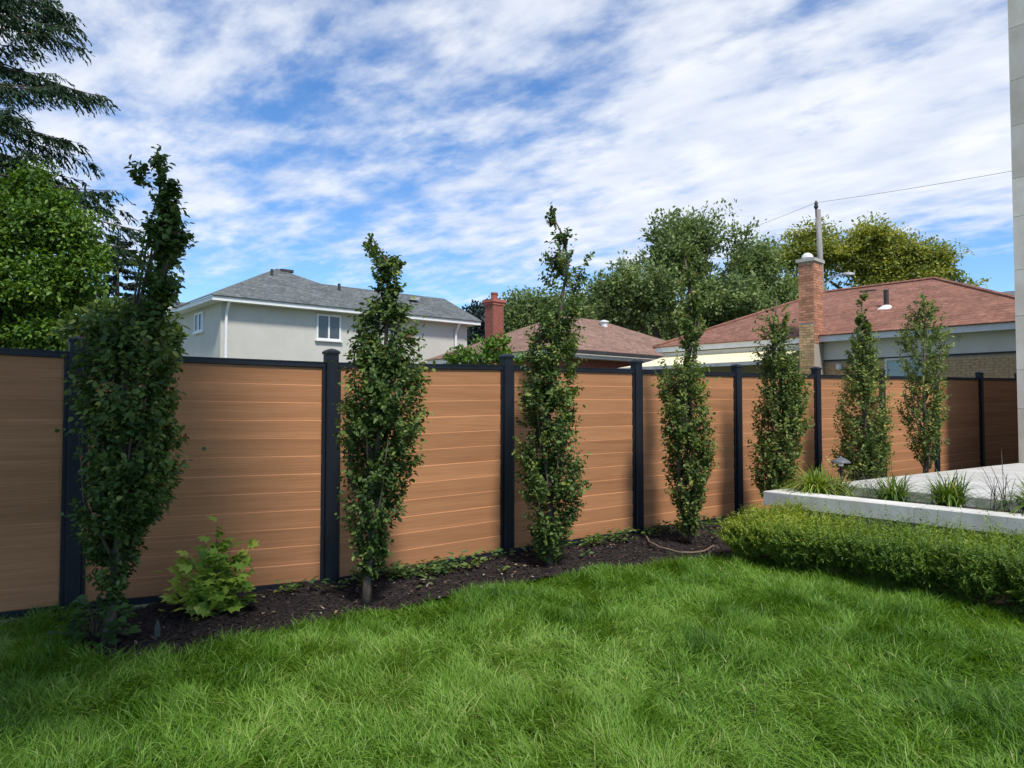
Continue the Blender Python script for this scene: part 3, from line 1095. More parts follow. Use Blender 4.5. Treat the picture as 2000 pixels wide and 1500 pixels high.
# chimney of the red-roofed house: bricks one by one
cw3, cd3 = 0.44, 0.62
c3 = h3p(5.22, -0.30, 0)
cm = MB()
cm.hexa(c3 + UPV * -0.3, E3 * cw3, N3 * cd3, UPV * 6.12)
chim3 = part('chimney', cm, M['mortar'], h3)
nb = 0
nb += brick_face(chim3, c3 + UPV * 4.0, E3, -N3, cw3, 1.80, M['pink_brick'], True, bl=0.21, bh=0.066)
nb += brick_face(chim3, c3 + UPV * 1.95, E3, -N3, cw3, 2.04, M['yellow_brick'], True, bl=0.21, bh=0.066)
nb += brick_face(chim3, c3 + E3 * cw3 + UPV * 3.4, N3, E3, cd3, 2.40, M['pink_brick'], True, bl=0.205, bh=0.066)
tp = MB()
tp.hexa(c3 - E3 * 0.06 - N3 * 0.06 + UPV * 5.82, E3 * (cw3 + 0.12), N3 * (cd3 + 0.12), UPV * 0.09)
part('chimney_cap', tp, M['concrete'], chim3)
dm = MB()
dc = c3 + E3 * 0.14 + N3 * 0.3
dm.lathe((dc[0], dc[1], 5.91), [(0.13, 0.0), (0.13, 0.07), (0.17, 0.08), (0.15, 0.15), (0.09, 0.21), (0.02, 0.23)], 14)
part('chimney_cowl', dm, M['white_trim'], chim3)

# awning
aw = tag(empty('patio_awning', h3p(8, -1, 0)), 'cream canvas awning with grey front bar below the red roof', 'awning')
ns = 14
top, bot = [], []
am = MB()
t_a, t_b = 10.3, 5.35
for k in range(ns):
    f = k / (ns - 1)
    zz = 3.34 - 0.53 * f - 0.05 * sin(pi * f)
    n_ = 0.35 - 2.75 * f
    top.append((h3p(t_a, n_, zz), h3p(t_b, n_, zz)))
for k in range(ns - 1):
    a_, b_ = top[k]
    c_, d_ = top[k + 1]
    am.loft([[a_ - UPV * 0.012, b_ - UPV * 0.012, d_ - UPV * 0.012, c_ - UPV * 0.012], [a_, b_, d_, c_]])
part('canvas', am, M['awning'], aw)
fbm = MB()
fbm.hexa(h3p(t_a, -2.47, 2.70), E3 * (t_a - t_b), N3 * 0.06, UPV * 0.10)
part('front_bar', fbm, M['grey_metal'], aw)
cs = MB()
cs.hexa(h3p(t_a + 0.05, 0.22, 3.30), E3 * (t_a - t_b + 0.1), N3 * 0.13, UPV * 0.13)
part('cassette', cs, M['white_trim'], aw)
for tt in (t_a - 0.4, t_b + 0.4):
    ar = MB()
    ar.tube([h3p(tt, 0.25, 3.2), h3p(tt - 0.4 if tt > 8 else tt + 0.4, -1.2, 2.95), h3p(tt, -2.42, 2.76)], 0.03, 8)
    part('arm', ar, M['white_trim'], aw)

# far house on the right
h6 = tag(empty('distant_house', (29.5, 46.5, 0)), 'distant grey brown house just past the right end of the red roof', 'house')
Kd = v3(28.6, 46.0, 0)
part('wall', box_w(Kd, v3(0.9, -0.43, 0), 9, v3(0.43, 0.9, 0), 8, -0.3, 8.3), M['yellow_brick'], h6)
rd = MB()
kd = lambda s, t, z_: Kd + v3(0.9, -0.43, 0) * s + v3(0.43, 0.9, 0) * t + UPV * z_
roof_poly(rd, [kd(-0.5, -0.5, 8.3), kd(9.5, -0.5, 8.3), kd(6, 4, 9.35), kd(3, 4, 9.35)])
roof_poly(rd, [kd(-0.5, 8.5, 8.3), kd(-0.5, -0.5, 8.3), kd(3, 4, 9.35)])
roof_poly(rd, [kd(9.5, -0.5, 8.3), kd(9.5, 8.5, 8.3), kd(6, 4, 9.35)])
roof_poly(rd, [kd(9.5, 8.5, 8.3), kd(-0.5, 8.5, 8.3), kd(3, 4, 9.35), kd(6, 4, 9.35)])
part('roof', rd, M['grey_shingle'], h6)

# utility pole with street light, and the cable it carries
PD = 34.0
pb = at(1598, 395, PD)
pole = tag(empty('utility_pole', (pb[0], PD, 0)), 'grey wooden utility pole rising behind the brick chimney', 'utility pole')
pm = MB()
pm.tube([(pb[0] + 0.25, PD, -0.35), (pb[0] + 0.06, PD, 8.0), (pb[0], PD, pb[2] - 0.35)], [0.17, 0.14, 0.115], 12)
part('pole', pm, M['old_wood'], pole, smooth=True)
ins = MB()
ins.lathe((pb[0] - 0.1, PD, pb[2] - 0.42), [(0.04, -0.3), (0.05, 0.1), (0.10, 0.16), (0.10, 0.26), (0.06, 0.30), (0.09, 0.34), (0.05, 0.46), (0.01, 0.5)], 10)
part('insulator', ins, M['dark'], pole)
arm = MB()
s_ = at(1616, 550, PD)
arm.tube([(pb[0] + 0.1, PD, s_[2] - 0.25), at(1622, 547, PD - 0.1), at(1634, 538, PD - 0.3), at(1645, 535, PD - 0.4)], 0.034, 8)
part('lamp_arm', arm, M['grey_metal'], pole)
lh = MB()
q = at(1645, 535, PD - 0.4)
r_ = at(1668, 534, PD - 0.5)
lh.loft([[q + v3(0, -0.06, -0.03), q + v3(0, 0.06, -0.03), q + v3(0, 0.06, 0.04), q + v3(0, -0.06, 0.04)],
         [(q + r_) / 2 + v3(0, -0.13, -0.07), (q + r_) / 2 + v3(0, 0.13, -0.07), (q + r_) / 2 + v3(0, 0.1, 0.07), (q + r_) / 2 + v3(0, -0.1, 0.07)],
         [r_ + v3(0, -0.08, -0.06), r_ + v3(0, 0.08, -0.06), r_ + v3(0, 0.06, 0.02), r_ + v3(0, -0.06, 0.02)]])
part('lamp_head', lh, M['grey_metal'], pole)


def cable(name, pts, r, label):
    c_ = MB()
    c_.tube(pts, r, 5)
    return tag(solo(name, c_, M['dark']), label, 'cable')


def sag(a, b, s, n=14):
    return [a + (b - a) * (k / n) + v3(0, 0, -s * 4 * (k / n) * (1 - k / n)) for k in range(n + 1)]


ptop = v3(pb[0] - 0.1, PD, pb[2] - 0.02)
cable('overhead_cable', sag(at(1180, 540, 60), ptop, 0.25) + sag(ptop, at(2350, 262, 22), 0.12)[1:], 0.008, 'thin overhead cable sloping up to the right across the sky')


# ------------------------------------------------------------------ plants
def tree_obj(name, base, label, cat, group=None):
    return tag(empty(name, base), label, cat, group)


def leaves_part(name, parent, V, Q, t, m):
    base = wloc(parent)
    return link(name, np_mesh(name, V - base, Q, None, {'tint': t}), m, parent, base)


def columnar(base, prof, n_tw, m, label, seed, thr=0.34, lsz=1.0, tmean=0.42, nbr=13, trunk_r=0.029, stems=1, airy=0.08):
    """fastigiate tree: prof rows are (photo y, left x, right x) at the trunk's distance"""
    global rng
    rng = np.random.default_rng(seed)
    bx_, by_, bz_ = base
    rows = []
    for py, xl, xr in prof:
        a, b = at(xl, py, by_), at(xr, py, by_)
        h_ = (b[0] - a[0]) / 2
        rows.append((a[2], (a[0] + b[0]) / 2, max(h_ - 0.042, 0.60 * h_)))
    rows.sort()
    Z = np.array([r[0] for r in rows])
    CX = np.array([r[1] for r in rows])
    HW = np.array([r[2] for r in rows])
    root = tree_obj('columnar_beech', base, label, 'tree', 'columnar beeches along the fence')
    # wood
    wd = MB()
    zt = Z[-1]
    for s in range(stems):
        pts, rad = [], []
        ox = (s - (stems - 1) / 2) * 0.10
        for f in np.linspace(0, 1, 14):
            zz = bz_ - 0.03 + (zt - bz_ - 0.02) * f
            cx = np.interp(zz, Z, CX)
            k = min(1, max(0, (zz - bz_) / (Z[0] - bz_ + 0.35)))
            xx = bx_ * (1 - k) + cx * k + 0.018 * sin(7 * f + seed) + ox * min(1, f * 7) * (1 - f)
            yy = by_ + 0.02 * sin(9 * f + 2 * seed) + (s % 2) * 0.05 * (1 - f)
            pts.append((xx, yy, zz))
            rad.append((trunk_r / sqrt(stems)) * (1 - f) ** 0.7 + 0.004 + (0.014 * (1 - f * 16) if f < 0.06 else 0))
        wd.tube(pts, rad, 8)
    tips = []
    for k in range(nbr):
        z0 = bz_ + 0.25 + (zt - bz_) * 0.55 * rng.uniform(0, 1) ** 1.1
        z1 = min(z0 + rng.uniform(0.5, 1.0), zt - 0.08)
        ph = rng.uniform(0, 2 * pi)
        c0 = np.interp(z0, Z, CX)
        h1 = np.interp(z1, Z, HW)
        c1 = np.interp(z1, Z, CX)
        r1 = h1 * rng.uniform(0.55, 0.95)
        p0 = v3(c0, by_, z0)
        p2 = v3(c1 + r1 * cos(ph), by_ + r1 * sin(ph) * 0.9, z1)
        p1 = (p0 + p2) / 2 + v3(cos(ph), sin(ph), 0) * r1 * 0.25
        wd.tube([p0, (p0 * 0.5 + p1 * 0.5), p1, (p1 + p2) / 2 + v3(0, 0, 0.02), p2], [0.012, 0.010, 0.008, 0.006, 0.003], 5)
    part('trunk', wd, M['bark'], root, smooth=True)
    # twigs with leaves
    zz = np.linspace(Z[0], Z[-1], 400)
    wgt = np.interp(zz, Z, np.maximum(HW, 0.045)) ** 1.2
    cdf = np.cumsum(wgt) / wgt.sum()
    z = np.interp(rng.uniform(0, 1, n_tw), cdf, zz)
    ph = rng.uniform(0, 2 * pi, n_tw)
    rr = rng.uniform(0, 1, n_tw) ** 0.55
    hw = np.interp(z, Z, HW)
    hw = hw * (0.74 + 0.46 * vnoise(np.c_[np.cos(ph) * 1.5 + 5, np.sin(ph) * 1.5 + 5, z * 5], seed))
    P = np.c_[np.interp(z, Z, CX) + hw * rr * np.cos(ph), by_ + hw * rr * np.sin(ph) * 0.95, z]
    gap = vnoise(P * 6.5, seed + 3) * 0.6 + vnoise(P * 14, seed + 4) * 0.4
    topf = np.clip((z - (Z[-1] - 0.42 * (Z[-1] - Z[0]))) / (0.42 * (Z[-1] - Z[0])), 0, 1)
    botf = np.clip(1 - (z - Z[0]) / (0.22 * (Z[-1] - Z[0])), 0, 1)
    ok = gap > thr + airy * topf ** 0.7 - 0.12 * botf
    P, ph, rr, hw = P[ok], ph[ok], rr[ok], hw[ok]
    n = len(P)
    out = np.c_[np.cos(ph), np.sin(ph), np.zeros(n)]
    TD = unit(out * rng.uniform(0.15, 0.9, n)[:, None] + np.c_[np.zeros((n, 2)), rng.uniform(0.35, 1.0, n)] + rng.normal(0, 0.22, (n, 3)))
    TL = rng.uniform(0.08, 0.20, n) * np.clip(hw / 0.16, 0.55, 1.1)
    lng = (rng.uniform(0, 1, n) < 0.13) & (rr > 0.60)
    TD[lng] = unit(TD[lng] + np.array((0, 0, 0.9)))
    TL[lng] *= 2.1
    per = 9
    k = np.tile(np.arange(per), n)
    i = np.repeat(np.arange(n), per)
    f = (k + rng.uniform(0, 0.6, n * per)) / per
    LP = P[i] + TD[i] * (TL[i] * (f - 0.35))[:, None]
    side = unit(np.cross(TD[i], rand_unit(n)[i])) * np.where(k % 2, 1, -1)[:, None]
    LD = unit(TD[i] * 0.45 + side * 0.85 + out[i] * 0.25 + np.c_[np.zeros((n * per, 2)), rng.normal(-0.12, 0.30, n * per)])
    LN_ = unit(np.c_[np.zeros((n * per, 2)), np.ones(n * per)] * 0.7 + out[i] * 0.55 + rng.normal(0, 0.42, (n * per, 3)))
    LL = rng.uniform(0.026, 0.052, n * per) * lsz
    LW = LL * rng.uniform(0.58, 0.74, n * per)
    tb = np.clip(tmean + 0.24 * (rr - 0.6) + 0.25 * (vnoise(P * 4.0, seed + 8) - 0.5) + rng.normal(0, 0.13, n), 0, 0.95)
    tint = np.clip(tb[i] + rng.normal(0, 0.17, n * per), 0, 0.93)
    tint[rng.uniform(0, 1, n * per) < 0.008] = 1.0
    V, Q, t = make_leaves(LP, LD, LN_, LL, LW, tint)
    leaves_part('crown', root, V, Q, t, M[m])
    # thin twig stems
    sel = rng.uniform(0, 1, n) < 0.5
    A_ = P[sel] - TD[sel] * (TL[sel] * 0.45)[:, None] - out[sel] * 0.02
    B_ = P[sel] + TD[sel] * (TL[sel] * 0.6)[:, None]
    sd_ = unit(np.cross(TD[sel], rand_unit(sel.sum()))) * 0.0016
    s2_ = unit(np.cross(TD[sel], sd_)) * 0.0016
    VV = np.stack([A_ + sd_, A_ - sd_ * 0.5 + s2_, A_ - sd_ * 0.5 - s2_, B_], 1).reshape(-1, 3)
    b4 = np.arange(sel.sum()) * 4
    TT = np.concatenate([np.c_[b4, b4 + 1, b4 + 3], np.c_[b4 + 1, b4 + 2, b4 + 3], np.c_[b4 + 2, b4, b4 + 3]])
    bs_ = wloc(root)
    tag(link('twigs', np_mesh('twigs', VV - bs_, None, TT), M['bark'], root, bs_), kind='stuff')
    return root


T1 = [(276, 296, 312), (300, 288, 318), (335, 258, 352), (375, 268, 352), (410, 282, 352), (440, 260, 358), (480, 270, 376), (540, 270, 376), (590, 268, 340), (615, 205, 335), (660, 175, 335), (720, 160, 340),
      (780, 152, 350), (830, 146, 362), (880, 146, 352), (930, 148, 345), (980, 150, 332), (1030, 155, 305), (1070, 162, 284), (1110, 172, 272), (1145, 182, 258), (1180, 196, 244)]
T2 = [(452, 698, 738), (475, 690, 768), (505, 722, 788), (560, 720, 800), (600, 714, 796), (640, 690, 815), (690, 684, 822), (740, 672, 828), (790, 666, 832), (840, 662, 830), (890, 657, 818), (940, 660, 815), (990, 664, 800), (1035, 676, 778), (1070, 684, 768), (1100, 690, 755), (1125, 700, 738)]
T3 = [(400, 1066, 1080), (440, 1066, 1090), (470, 1072, 1140), (505, 1062, 1160), (540, 1048, 1150), (600, 1044, 1140), (660, 1032, 1136), (720, 1024, 1134), (790, 1012, 1134), (850, 1008, 1126), (900, 1006, 1128), (945, 1008, 1145), (1000, 1020, 1134), (1045, 1028, 1122), (1075, 1038, 1110), (1095, 1055, 1094)]
T4 = [(478, 1330, 1345), (520, 1326, 1358), (570, 1326, 1372), (640, 1322, 1382), (690, 1322, 1378), (722, 1290, 1382), (760, 1284, 1378), (810, 1290, 1388), (860, 1286, 1400), (910, 1290, 1396), (955, 1300, 1388), (1000, 1314, 1374), (1030, 1322, 1370), (1045, 1335, 1362)]
T5 = [(572, 1514, 1526), (600, 1500, 1540), (640, 1476, 1545), (690, 1470, 1552), (740, 1480, 1572), (800, 1478, 1584), (850, 1472, 1580), (900, 1466, 1566), (945, 1470, 1552), (975, 1486, 1530)]
T6 = [(576, 1682, 1690), (610, 1672, 1696), (650, 1660, 1706), (710, 1654, 1720), (770, 1640, 1732), (830, 1634, 1740), (880, 1626, 1742), (920, 1632, 1728), (945, 1660, 1710)]
T7 = [(575, 1800, 1812), (620, 1774, 1840), (655, 1750, 1868), (700, 1754, 1862), (740, 1766, 1846), (790, 1758, 1850), (850, 1766, 1846), (890, 1782, 1836), (915, 1794, 1824)]
gz = lambda x, y: float(ground_z(x, y))
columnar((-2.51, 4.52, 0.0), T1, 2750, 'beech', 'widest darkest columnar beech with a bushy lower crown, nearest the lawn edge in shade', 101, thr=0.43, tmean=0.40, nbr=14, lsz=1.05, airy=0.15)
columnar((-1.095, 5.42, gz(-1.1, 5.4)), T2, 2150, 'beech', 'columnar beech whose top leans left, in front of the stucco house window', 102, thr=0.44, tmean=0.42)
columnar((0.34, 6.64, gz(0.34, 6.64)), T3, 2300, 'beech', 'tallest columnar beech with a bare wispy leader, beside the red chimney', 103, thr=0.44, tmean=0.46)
columnar((1.90, 7.60, gz(1.9, 7.6)), T4, 1550, 'beech_light', 'thin topped multi stemmed columnar beech above the curved hose', 104, thr=0.41, tmean=0.42, stems=3)
columnar((3.10, 8.50, gz(3.1, 8.5)), T5, 1550, 'beech_light', 'columnar beech behind the planter corner, left of the brick chimney', 105, thr=0.40, tmean=0.45)
columnar((4.55, 9.50, gz(4.5, 9.5)), T6, 1400, 'beech_light', 'slender pointed columnar beech behind the path light', 106, thr=0.39, tmean=0.48)
columnar((5.85, 10.40, gz(5.8, 10.4)), T7, 1050, 'beech_light', 'sparse forked columnar beech in front of the pale blind window', 107, thr=0.42, tmean=0.45)


def crown(name, root, lobes, D, m, n_cl, per, csz, lsz, seed, up=0.5, tmean=0.45, flat=0.8, thr=0.36, nf=1.2, shell=0.62, outl=0.5, lat=0.30, sub=0):
    """foliage as leaf clusters through ellipsoid lobes given as (photo x, photo y, rx, ry[, distance offset])"""
    r_ = np.random.default_rng(seed)
    global rng
    rng = r_
    vol = np.array([l[2] * l[3] * min(l[2], l[3]) for l in lobes], float) ** 0.8
    pick = r_.choice(len(lobes), n_cl, p=vol / vol.sum())
    C, R = [], []
    for l in lobes:
        dd = D + (l[4] if len(l) > 4 else 0)
        c = at(l[0], l[1], dd)
        rx, rz = l[2] * dd / F, l[3] * dd / F
        C.append(c)
        R.append((rx, min(rx, 1.3 * rz) * 0.95, rz))
    C, R = np.array(C), np.array(R)
    if sub:
        C2, R2, w2 = [], [], []
        for c, r3, v_ in zip(C, R, vol):
            for _ in range(sub):
                uu = rand_unit(1)[0]
                k_ = r_.uniform(0.28, 0.55)
                C2.append(c + uu * r3 * r_.uniform(0.45, 0.92))
                R2.append(np.maximum(r3 * k_ * np.array((1.15, 1.15, 0.85)), 0.12))
                w2.append(v_ * k_ ** 2)
        C, R = np.array(C2), np.array(R2)
        w2 = np.array(w2)
        pick = r_.choice(len(C), n_cl, p=w2 / w2.sum())
    u = rand_unit(n_cl)
    rad = r_.uniform(shell ** 3, 1, n_cl) ** (1 / 3)
    lump = 0.75 + 0.5 * vnoise(u * 2.2 + pick[:, None] * 3.7, seed + 9)
    P = C[pick] + u * R[pick] * (rad * lump)[:, None]
    gap = vnoise(P * nf, seed + 1) * 0.65 + vnoise(P * nf * 2.7, seed + 2) * 0.35
    ok = gap > thr
    P, u, pick = P[ok], u[ok], pick[ok]
    n = len(P)
    out = u
    TD = unit(out * outl + np.c_[np.zeros((n, 2)), np.full(n, up)] + r_.normal(0, 0.35, (n, 3)))
    i = np.repeat(np.arange(n), per)
    f = r_.uniform(-0.5, 0.5, n * per)
    sp = r_.normal(0, lat, (n * per, 3)) * np.array((1, 1, flat))
    LP = P[i] + TD[i] * (f * csz)[:, None] + sp * csz
    LD = unit(TD[i] * 0.8 + r_.normal(0, 0.55, (n * per, 3)))
    LNn = unit(out[i] * 0.5 + np.array((0, 0, 0.7)) + r_.normal(0, 0.5, (n * per, 3)))
    LL = r_.uniform(0.7, 1.35, n * per) * lsz
    tb = np.clip(tmean + 0.25 * (vnoise(P * nf * 0.8, seed + 6) - 0.5) + r_.normal(0, 0.13, n), 0, 1)
    tint = np.clip(tb[i] + r_.normal(0, 0.10, n * per), 0, 1)
    V, Q, t = make_leaves(LP, LD, LNn, LL, LL * r_.uniform(0.45, 0.7, n * per), tint)
    return leaves_part(name, root, V, Q, t, M[m])


def limbs(root, base, fork_z, ends, r0, mat='bark'):
    wd = MB()
    b = v3(*base)
    fk = b + v3(0, 0, fork_z)
    wd.tube([b - UPV * 0.35, b + UPV * fork_z * 0.5 + v3(0.03, 0, 0), fk], [r0 * 1.25, r0, r0 * 0.85], 9)
    for e_ in ends:
        e_ = np.asarray(e_, float)
        mid = (fk + e_) / 2 + v3(0, 0, 0.12 * np.linalg.norm(e_ - fk))
        wd.tube([fk - UPV * 0.1, (fk + mid) / 2, mid, e_], [r0 * 0.6, r0 * 0.45, r0 * 0.3, r0 * 0.08], 6)
    part('trunk', wd, M[mat], root, smooth=True)


def bg_tree(name, D, lobes, m, n_cl, per, csz, lsz, seed, label, cat='tree', group=None, trunk=True, **kw):
    cx = np.mean([l[0] for l in lobes])
    b = at(cx, 800, D)
    b[2] = -0.3
    root = tree_obj(name, b, label, cat, group)
    zs = [at(l[0], l[1], D + (l[4] if len(l) > 4 else 0)) for l in lobes]
    if trunk:
        zmin = min(q[2] for q in zs)
        limbs(root, b, max(1.2, (zmin - b[2]) * 0.62), zs, 0.10 + 0.006 * D)
    crown('crown', root, lobes, D, m, n_cl, per, csz, lsz, seed, **kw)
    return root


BG = 'trees beyond the neighbouring houses'
bg_tree('maple_tree', 38, [(1355, 475, 80, 58), (1400, 455, 45, 38), (1305, 500, 48, 42), (1430, 510, 55, 55), (1345, 565, 110, 75), (1235, 560, 75, 50), (1200, 595, 55, 38), (1430, 600, 70, 70), (1270, 640, 100, 55), (1400, 660, 90, 50), (1212, 525, 30, 18), (1320, 458, 22, 24), (1175, 562, 28, 14)],
        'maple', 2300, 34, 1.35, 0.185, 201, 'tall mid green maple with upswept clumps between the two bungalows', group=BG, up=0.9, tmean=0.48, thr=0.43, nf=0.55, outl=1.1, shell=0.3, lat=0.13, sub=8)
bg_tree('maple_tree', 40, [(1470, 540, 45, 48), (1500, 590, 60, 50), (1455, 620, 50, 55)], 'maple', 900, 34, 1.3, 0.185, 202, 'smaller green tree filling the gap left of the brick chimney', group=BG, up=0.9, tmean=0.55, thr=0.40, nf=0.7, lat=0.18, sub=6, shell=0.3)
bg_tree('honey_locust_tree', 42, [(1650, 480, 85, 45), (1700, 470, 65, 38), (1580, 520, 65, 38), (1760, 500, 70, 34), (1810, 505, 42, 22), (1560, 560, 70, 36), (1690, 545, 110, 45), (1845, 530, 25, 16), (1780, 550, 80, 30), (1900, 552, 22, 8)],
        'yellow_tree', 2500, 32, 1.15, 0.175, 203, 'broad yellowing tree in layers above the red roof', group=BG, up=0.25, tmean=0.54, flat=0.35, thr=0.41, nf=0.6, shell=0.3, outl=1.2, lat=0.20, sub=8)
bg_tree('round_tree', 46, [(1040, 610, 55, 36), (1110, 620, 60, 45), (1165, 615, 42, 42), (1010, 640, 50, 40), (1080, 660, 80, 35), (1250, 645, 70, 45), (1320, 650, 65, 42), (1390, 650, 60, 40)], 'maple', 1900, 24, 0.9, 0.20, 204, 'low rounded green tree behind the brown roof', group=BG, up=0.5, tmean=0.5, thr=0.34, nf=0.8)
bg_tree('dark_conifer', 44, [(945, 640, 30, 34), (935, 665, 36, 24), (925, 620, 14, 22), (960, 610, 14, 22)], 'spruce', 700, 12, 0.5, 0.22, 205, 'small dark conifer between the stucco house and the red chimney', group=BG, up=0.6, tmean=0.4, thr=0.34, nf=1.0)
bg_tree('vine_shrub', 13.0, [(935, 690, 45, 22), (975, 688, 25, 30), (895, 704, 30, 16), (1000, 702, 18, 14)], 'light_tree', 300, 9, 0.16, 0.07, 206, 'sprawling light green shrub peeking over the fence before the brown roof', cat='shrub', trunk=False, up=0.6, tmean=0.55, thr=0.36, nf=4, shell=0.3)

# left side: light-green tree, dark cedar, blue spruce, dark shrub behind the fence
bg_tree('walnut_tree', 7.9, [(25, 425, 80, 70), (105, 425, 65, 60), (150, 480, 42, 50), (45, 540, 95, 70), (125, 560, 55, 58), (20, 640, 90, 55), (100, 650, 62, 40), (-90, 520, 110, 140), (-70, 650, 90, 50), (165, 415, 18, 28), (60, 350, 26, 22)],
        'light_tree', 7600, 13, 0.20, 0.050, 211, 'leafy light green tree overhanging the fence below the dark cedar', up=-0.1, tmean=0.50, thr=0.38, nf=2.4, flat=0.45, outl=0.8, shell=0.3, sub=8)


def conifer_layers(name, root, base, z0, z1, r0, r1, n_lay, m, seed, lsz, per, droop=0.25, az=None, nb=(6, 9), step=0.16, dens=3.2):
    """whorled branches carrying hanging sprays"""
    global rng
    r_ = np.random.default_rng(seed)
    rng = r_
    wd = MB()
    b = v3(*base)
    LPs, LDs, LNs, LLs, Ts = [], [], [], [], []
    for k in range(n_lay):
        f = k / (n_lay - 1)
        zz = z0 + (z1 - z0) * f
        rr = r0 + (r1 - r0) * f
        for _ in range(r_.integers(nb[0], nb[1])):
            ph = r_.uniform(0, 2 * pi) if az is None else r_.uniform(*az)
            L = rr * r_.uniform(0.5, 1.08)
            dirv = v3(cos(ph), sin(ph), 0)
            s0 = b + UPV * (zz + r_.uniform(-0.15, 0.15))
            pts = []
            ns_ = max(5, int(L / step))
            for q in range(ns_ + 1):
                t = q / ns_
                pts.append(s0 + dirv * L * t + UPV * (0.18 * L * t - droop * 2.2 * L * t * t + droop * 0.9 * L * t ** 4))
            wd.tube(pts, [0.024 * (1 - q / ns_) * L / 3 + 0.003 for q in range(ns_ + 1)], 5)
            pts = np.array(pts)
            nspr = int(ns_ * dens)
            tt = r_.uniform(0.22, 1.0, nspr)
            pos = np.array([np.interp(tt, np.linspace(0, 1, ns_ + 1), pts[:, c]) for c in range(3)]).T
            side = v3(-dirv[1], dirv[0], 0)
            sg = r_.choice((-1, 1), nspr)
            sl_ = (0.24 + 0.36 * (1 - tt)) * min(1.0, L / 2.2)
            SD = unit(dirv * 0.55 + side * sg[:, None] * r_.uniform(0.2, 0.9, nspr)[:, None] + np.c_[np.zeros((nspr, 2)), -r_.uniform(0.35, 1.1, nspr) * droop * 3])
            idx = np.repeat(np.arange(nspr), per)
            ff = np.tile((np.arange(per) + 0.5) / per, nspr)
            LP = pos[idx] + SD[idx] * (ff * sl_[idx])[:, None] + np.c_[np.zeros((len(ff), 2)), -0.25 * droop * 3 * sl_[idx] * ff ** 2]
            LD = unit(SD[idx] + r_.normal(0, 0.38, (len(ff), 3)) + np.array((0, 0, -0.25 * droop * 4)))
            LPs.append(LP)
            LDs.append(LD)
            LNs.append(unit(r_.normal(0, 0.5, (len(ff), 3)) + np.array((0, 0, 1.0))))
            LLs.append(r_.uniform(0.7, 1.3, len(ff)) * lsz * (1.1 - 0.4 * ff))
            Ts.append(np.clip(np.repeat(r_.normal(0.4, 0.16), len(ff)) + r_.normal(0, 0.14, len(ff)) + 0.15 * ff, 0, 1))
    part('limbs', wd, M['bark'], root, smooth=True)
    LP, LD, LN_, LL, T_ = (np.concatenate(q) for q in (LPs, LDs, LNs, LLs, Ts))
    V, Q, t = make_leaves(LP, LD, LN_, LL, LL * 0.36, T_)
    leaves_part('crown', root, V, Q, t, M[m])


cb = v3(-8.6, 9.6, -0.3)
ced = tree_obj('cedar_tree', cb, 'tall dark cedar with drooping sprays at the top left corner', 'tree')
tk = MB()
tk.tube([cb, cb + UPV * 3, cb + UPV * 7, cb + UPV * 11.5], [0.30, 0.24, 0.16, 0.03], 10)
part('trunk', tk, M['bark'], ced, smooth=True)
conifer_layers('crown', ced, cb, 4.4, 11.4, 3.75, 0.5, 19, 'cedar_leaf', 301, 0.075, 11, droop=0.22, az=(-1.75, 0.75), nb=(11, 15), step=0.2, dens=5.6)

sb_ = v3(-10.1, 18.5, -0.3)
spr = tree_obj('blue_spruce', sb_, 'hazy blue grey spruce behind the light green tree', 'tree')
tk = MB()
tk.tube([sb_, sb_ + UPV * 3, sb_ + UPV * 6.1], [0.16, 0.10, 0.02], 8)
part('trunk', tk, M['bark'], spr, smooth=True)
conifer_layers('crown', spr, sb_, 1.6, 6.0, 1.9, 0.25, 15, 'spruce', 302, 0.13, 6, droop=0.10, nb=(8, 11), step=0.16)

bg_tree('dark_shrub', 6.7, [(200, 650, 55, 42), (265, 655, 50, 40), (310, 660, 30, 35), (235, 620, 40, 26)], 'beech', 620, 9, 0.13, 0.075, 212, 'dark leafy shrub behind the fence, at the first beech', cat='shrub', trunk=False, up=0.4, tmean=0.5, thr=0.34, nf=4, shell=0.3)

# added unseen tree, its crown shaped to shade the left corner of the yard
yb = v3(-3.6, -0.6, -0.02)
yt = tree_obj('added_shade_tree', yb, 'unseen broad leafy tree added left of the viewpoint to cast shade', 'tree')
limbs(yt, yb, 3.4, [(-3.5, 0.4, 6.2), (-1.7, 0.8, 6.6), (-2.6, -1.2, 6.8), (-1.2, -0.5, 6.4), (-4.2, 1.4, 6.3), (-2.4, 1.6, 6.3)], 0.16)
r_ = np.random.default_rng(77)
rng = r_
nsh = 5600
u_ = rand_unit(nsh)
Psh = v3(-2.80, 0.50, 6.7) + u_ * np.array((2.6, 2.9, 1.2)) * (r_.uniform(0.05, 1, nsh) ** (1 / 3))[:, None]
i_ = np.repeat(np.arange(len(Psh)), 8)
LP = Psh[i_] + r_.normal(0, 0.12, (len(i_), 3))
LL = r_.uniform(0.10, 0.16, len(i_))
V, Q, t = make_leaves(LP, rand_unit(len(i_)), unit(r_.normal(0, 0.6, (len(i_), 3)) + np.array((0, 0, 1))), LL, LL * 0.6, r_.uniform(0.2, 0.8, len(i_)))
leaves_part('crown', yt, V, Q, t, M['maple'])


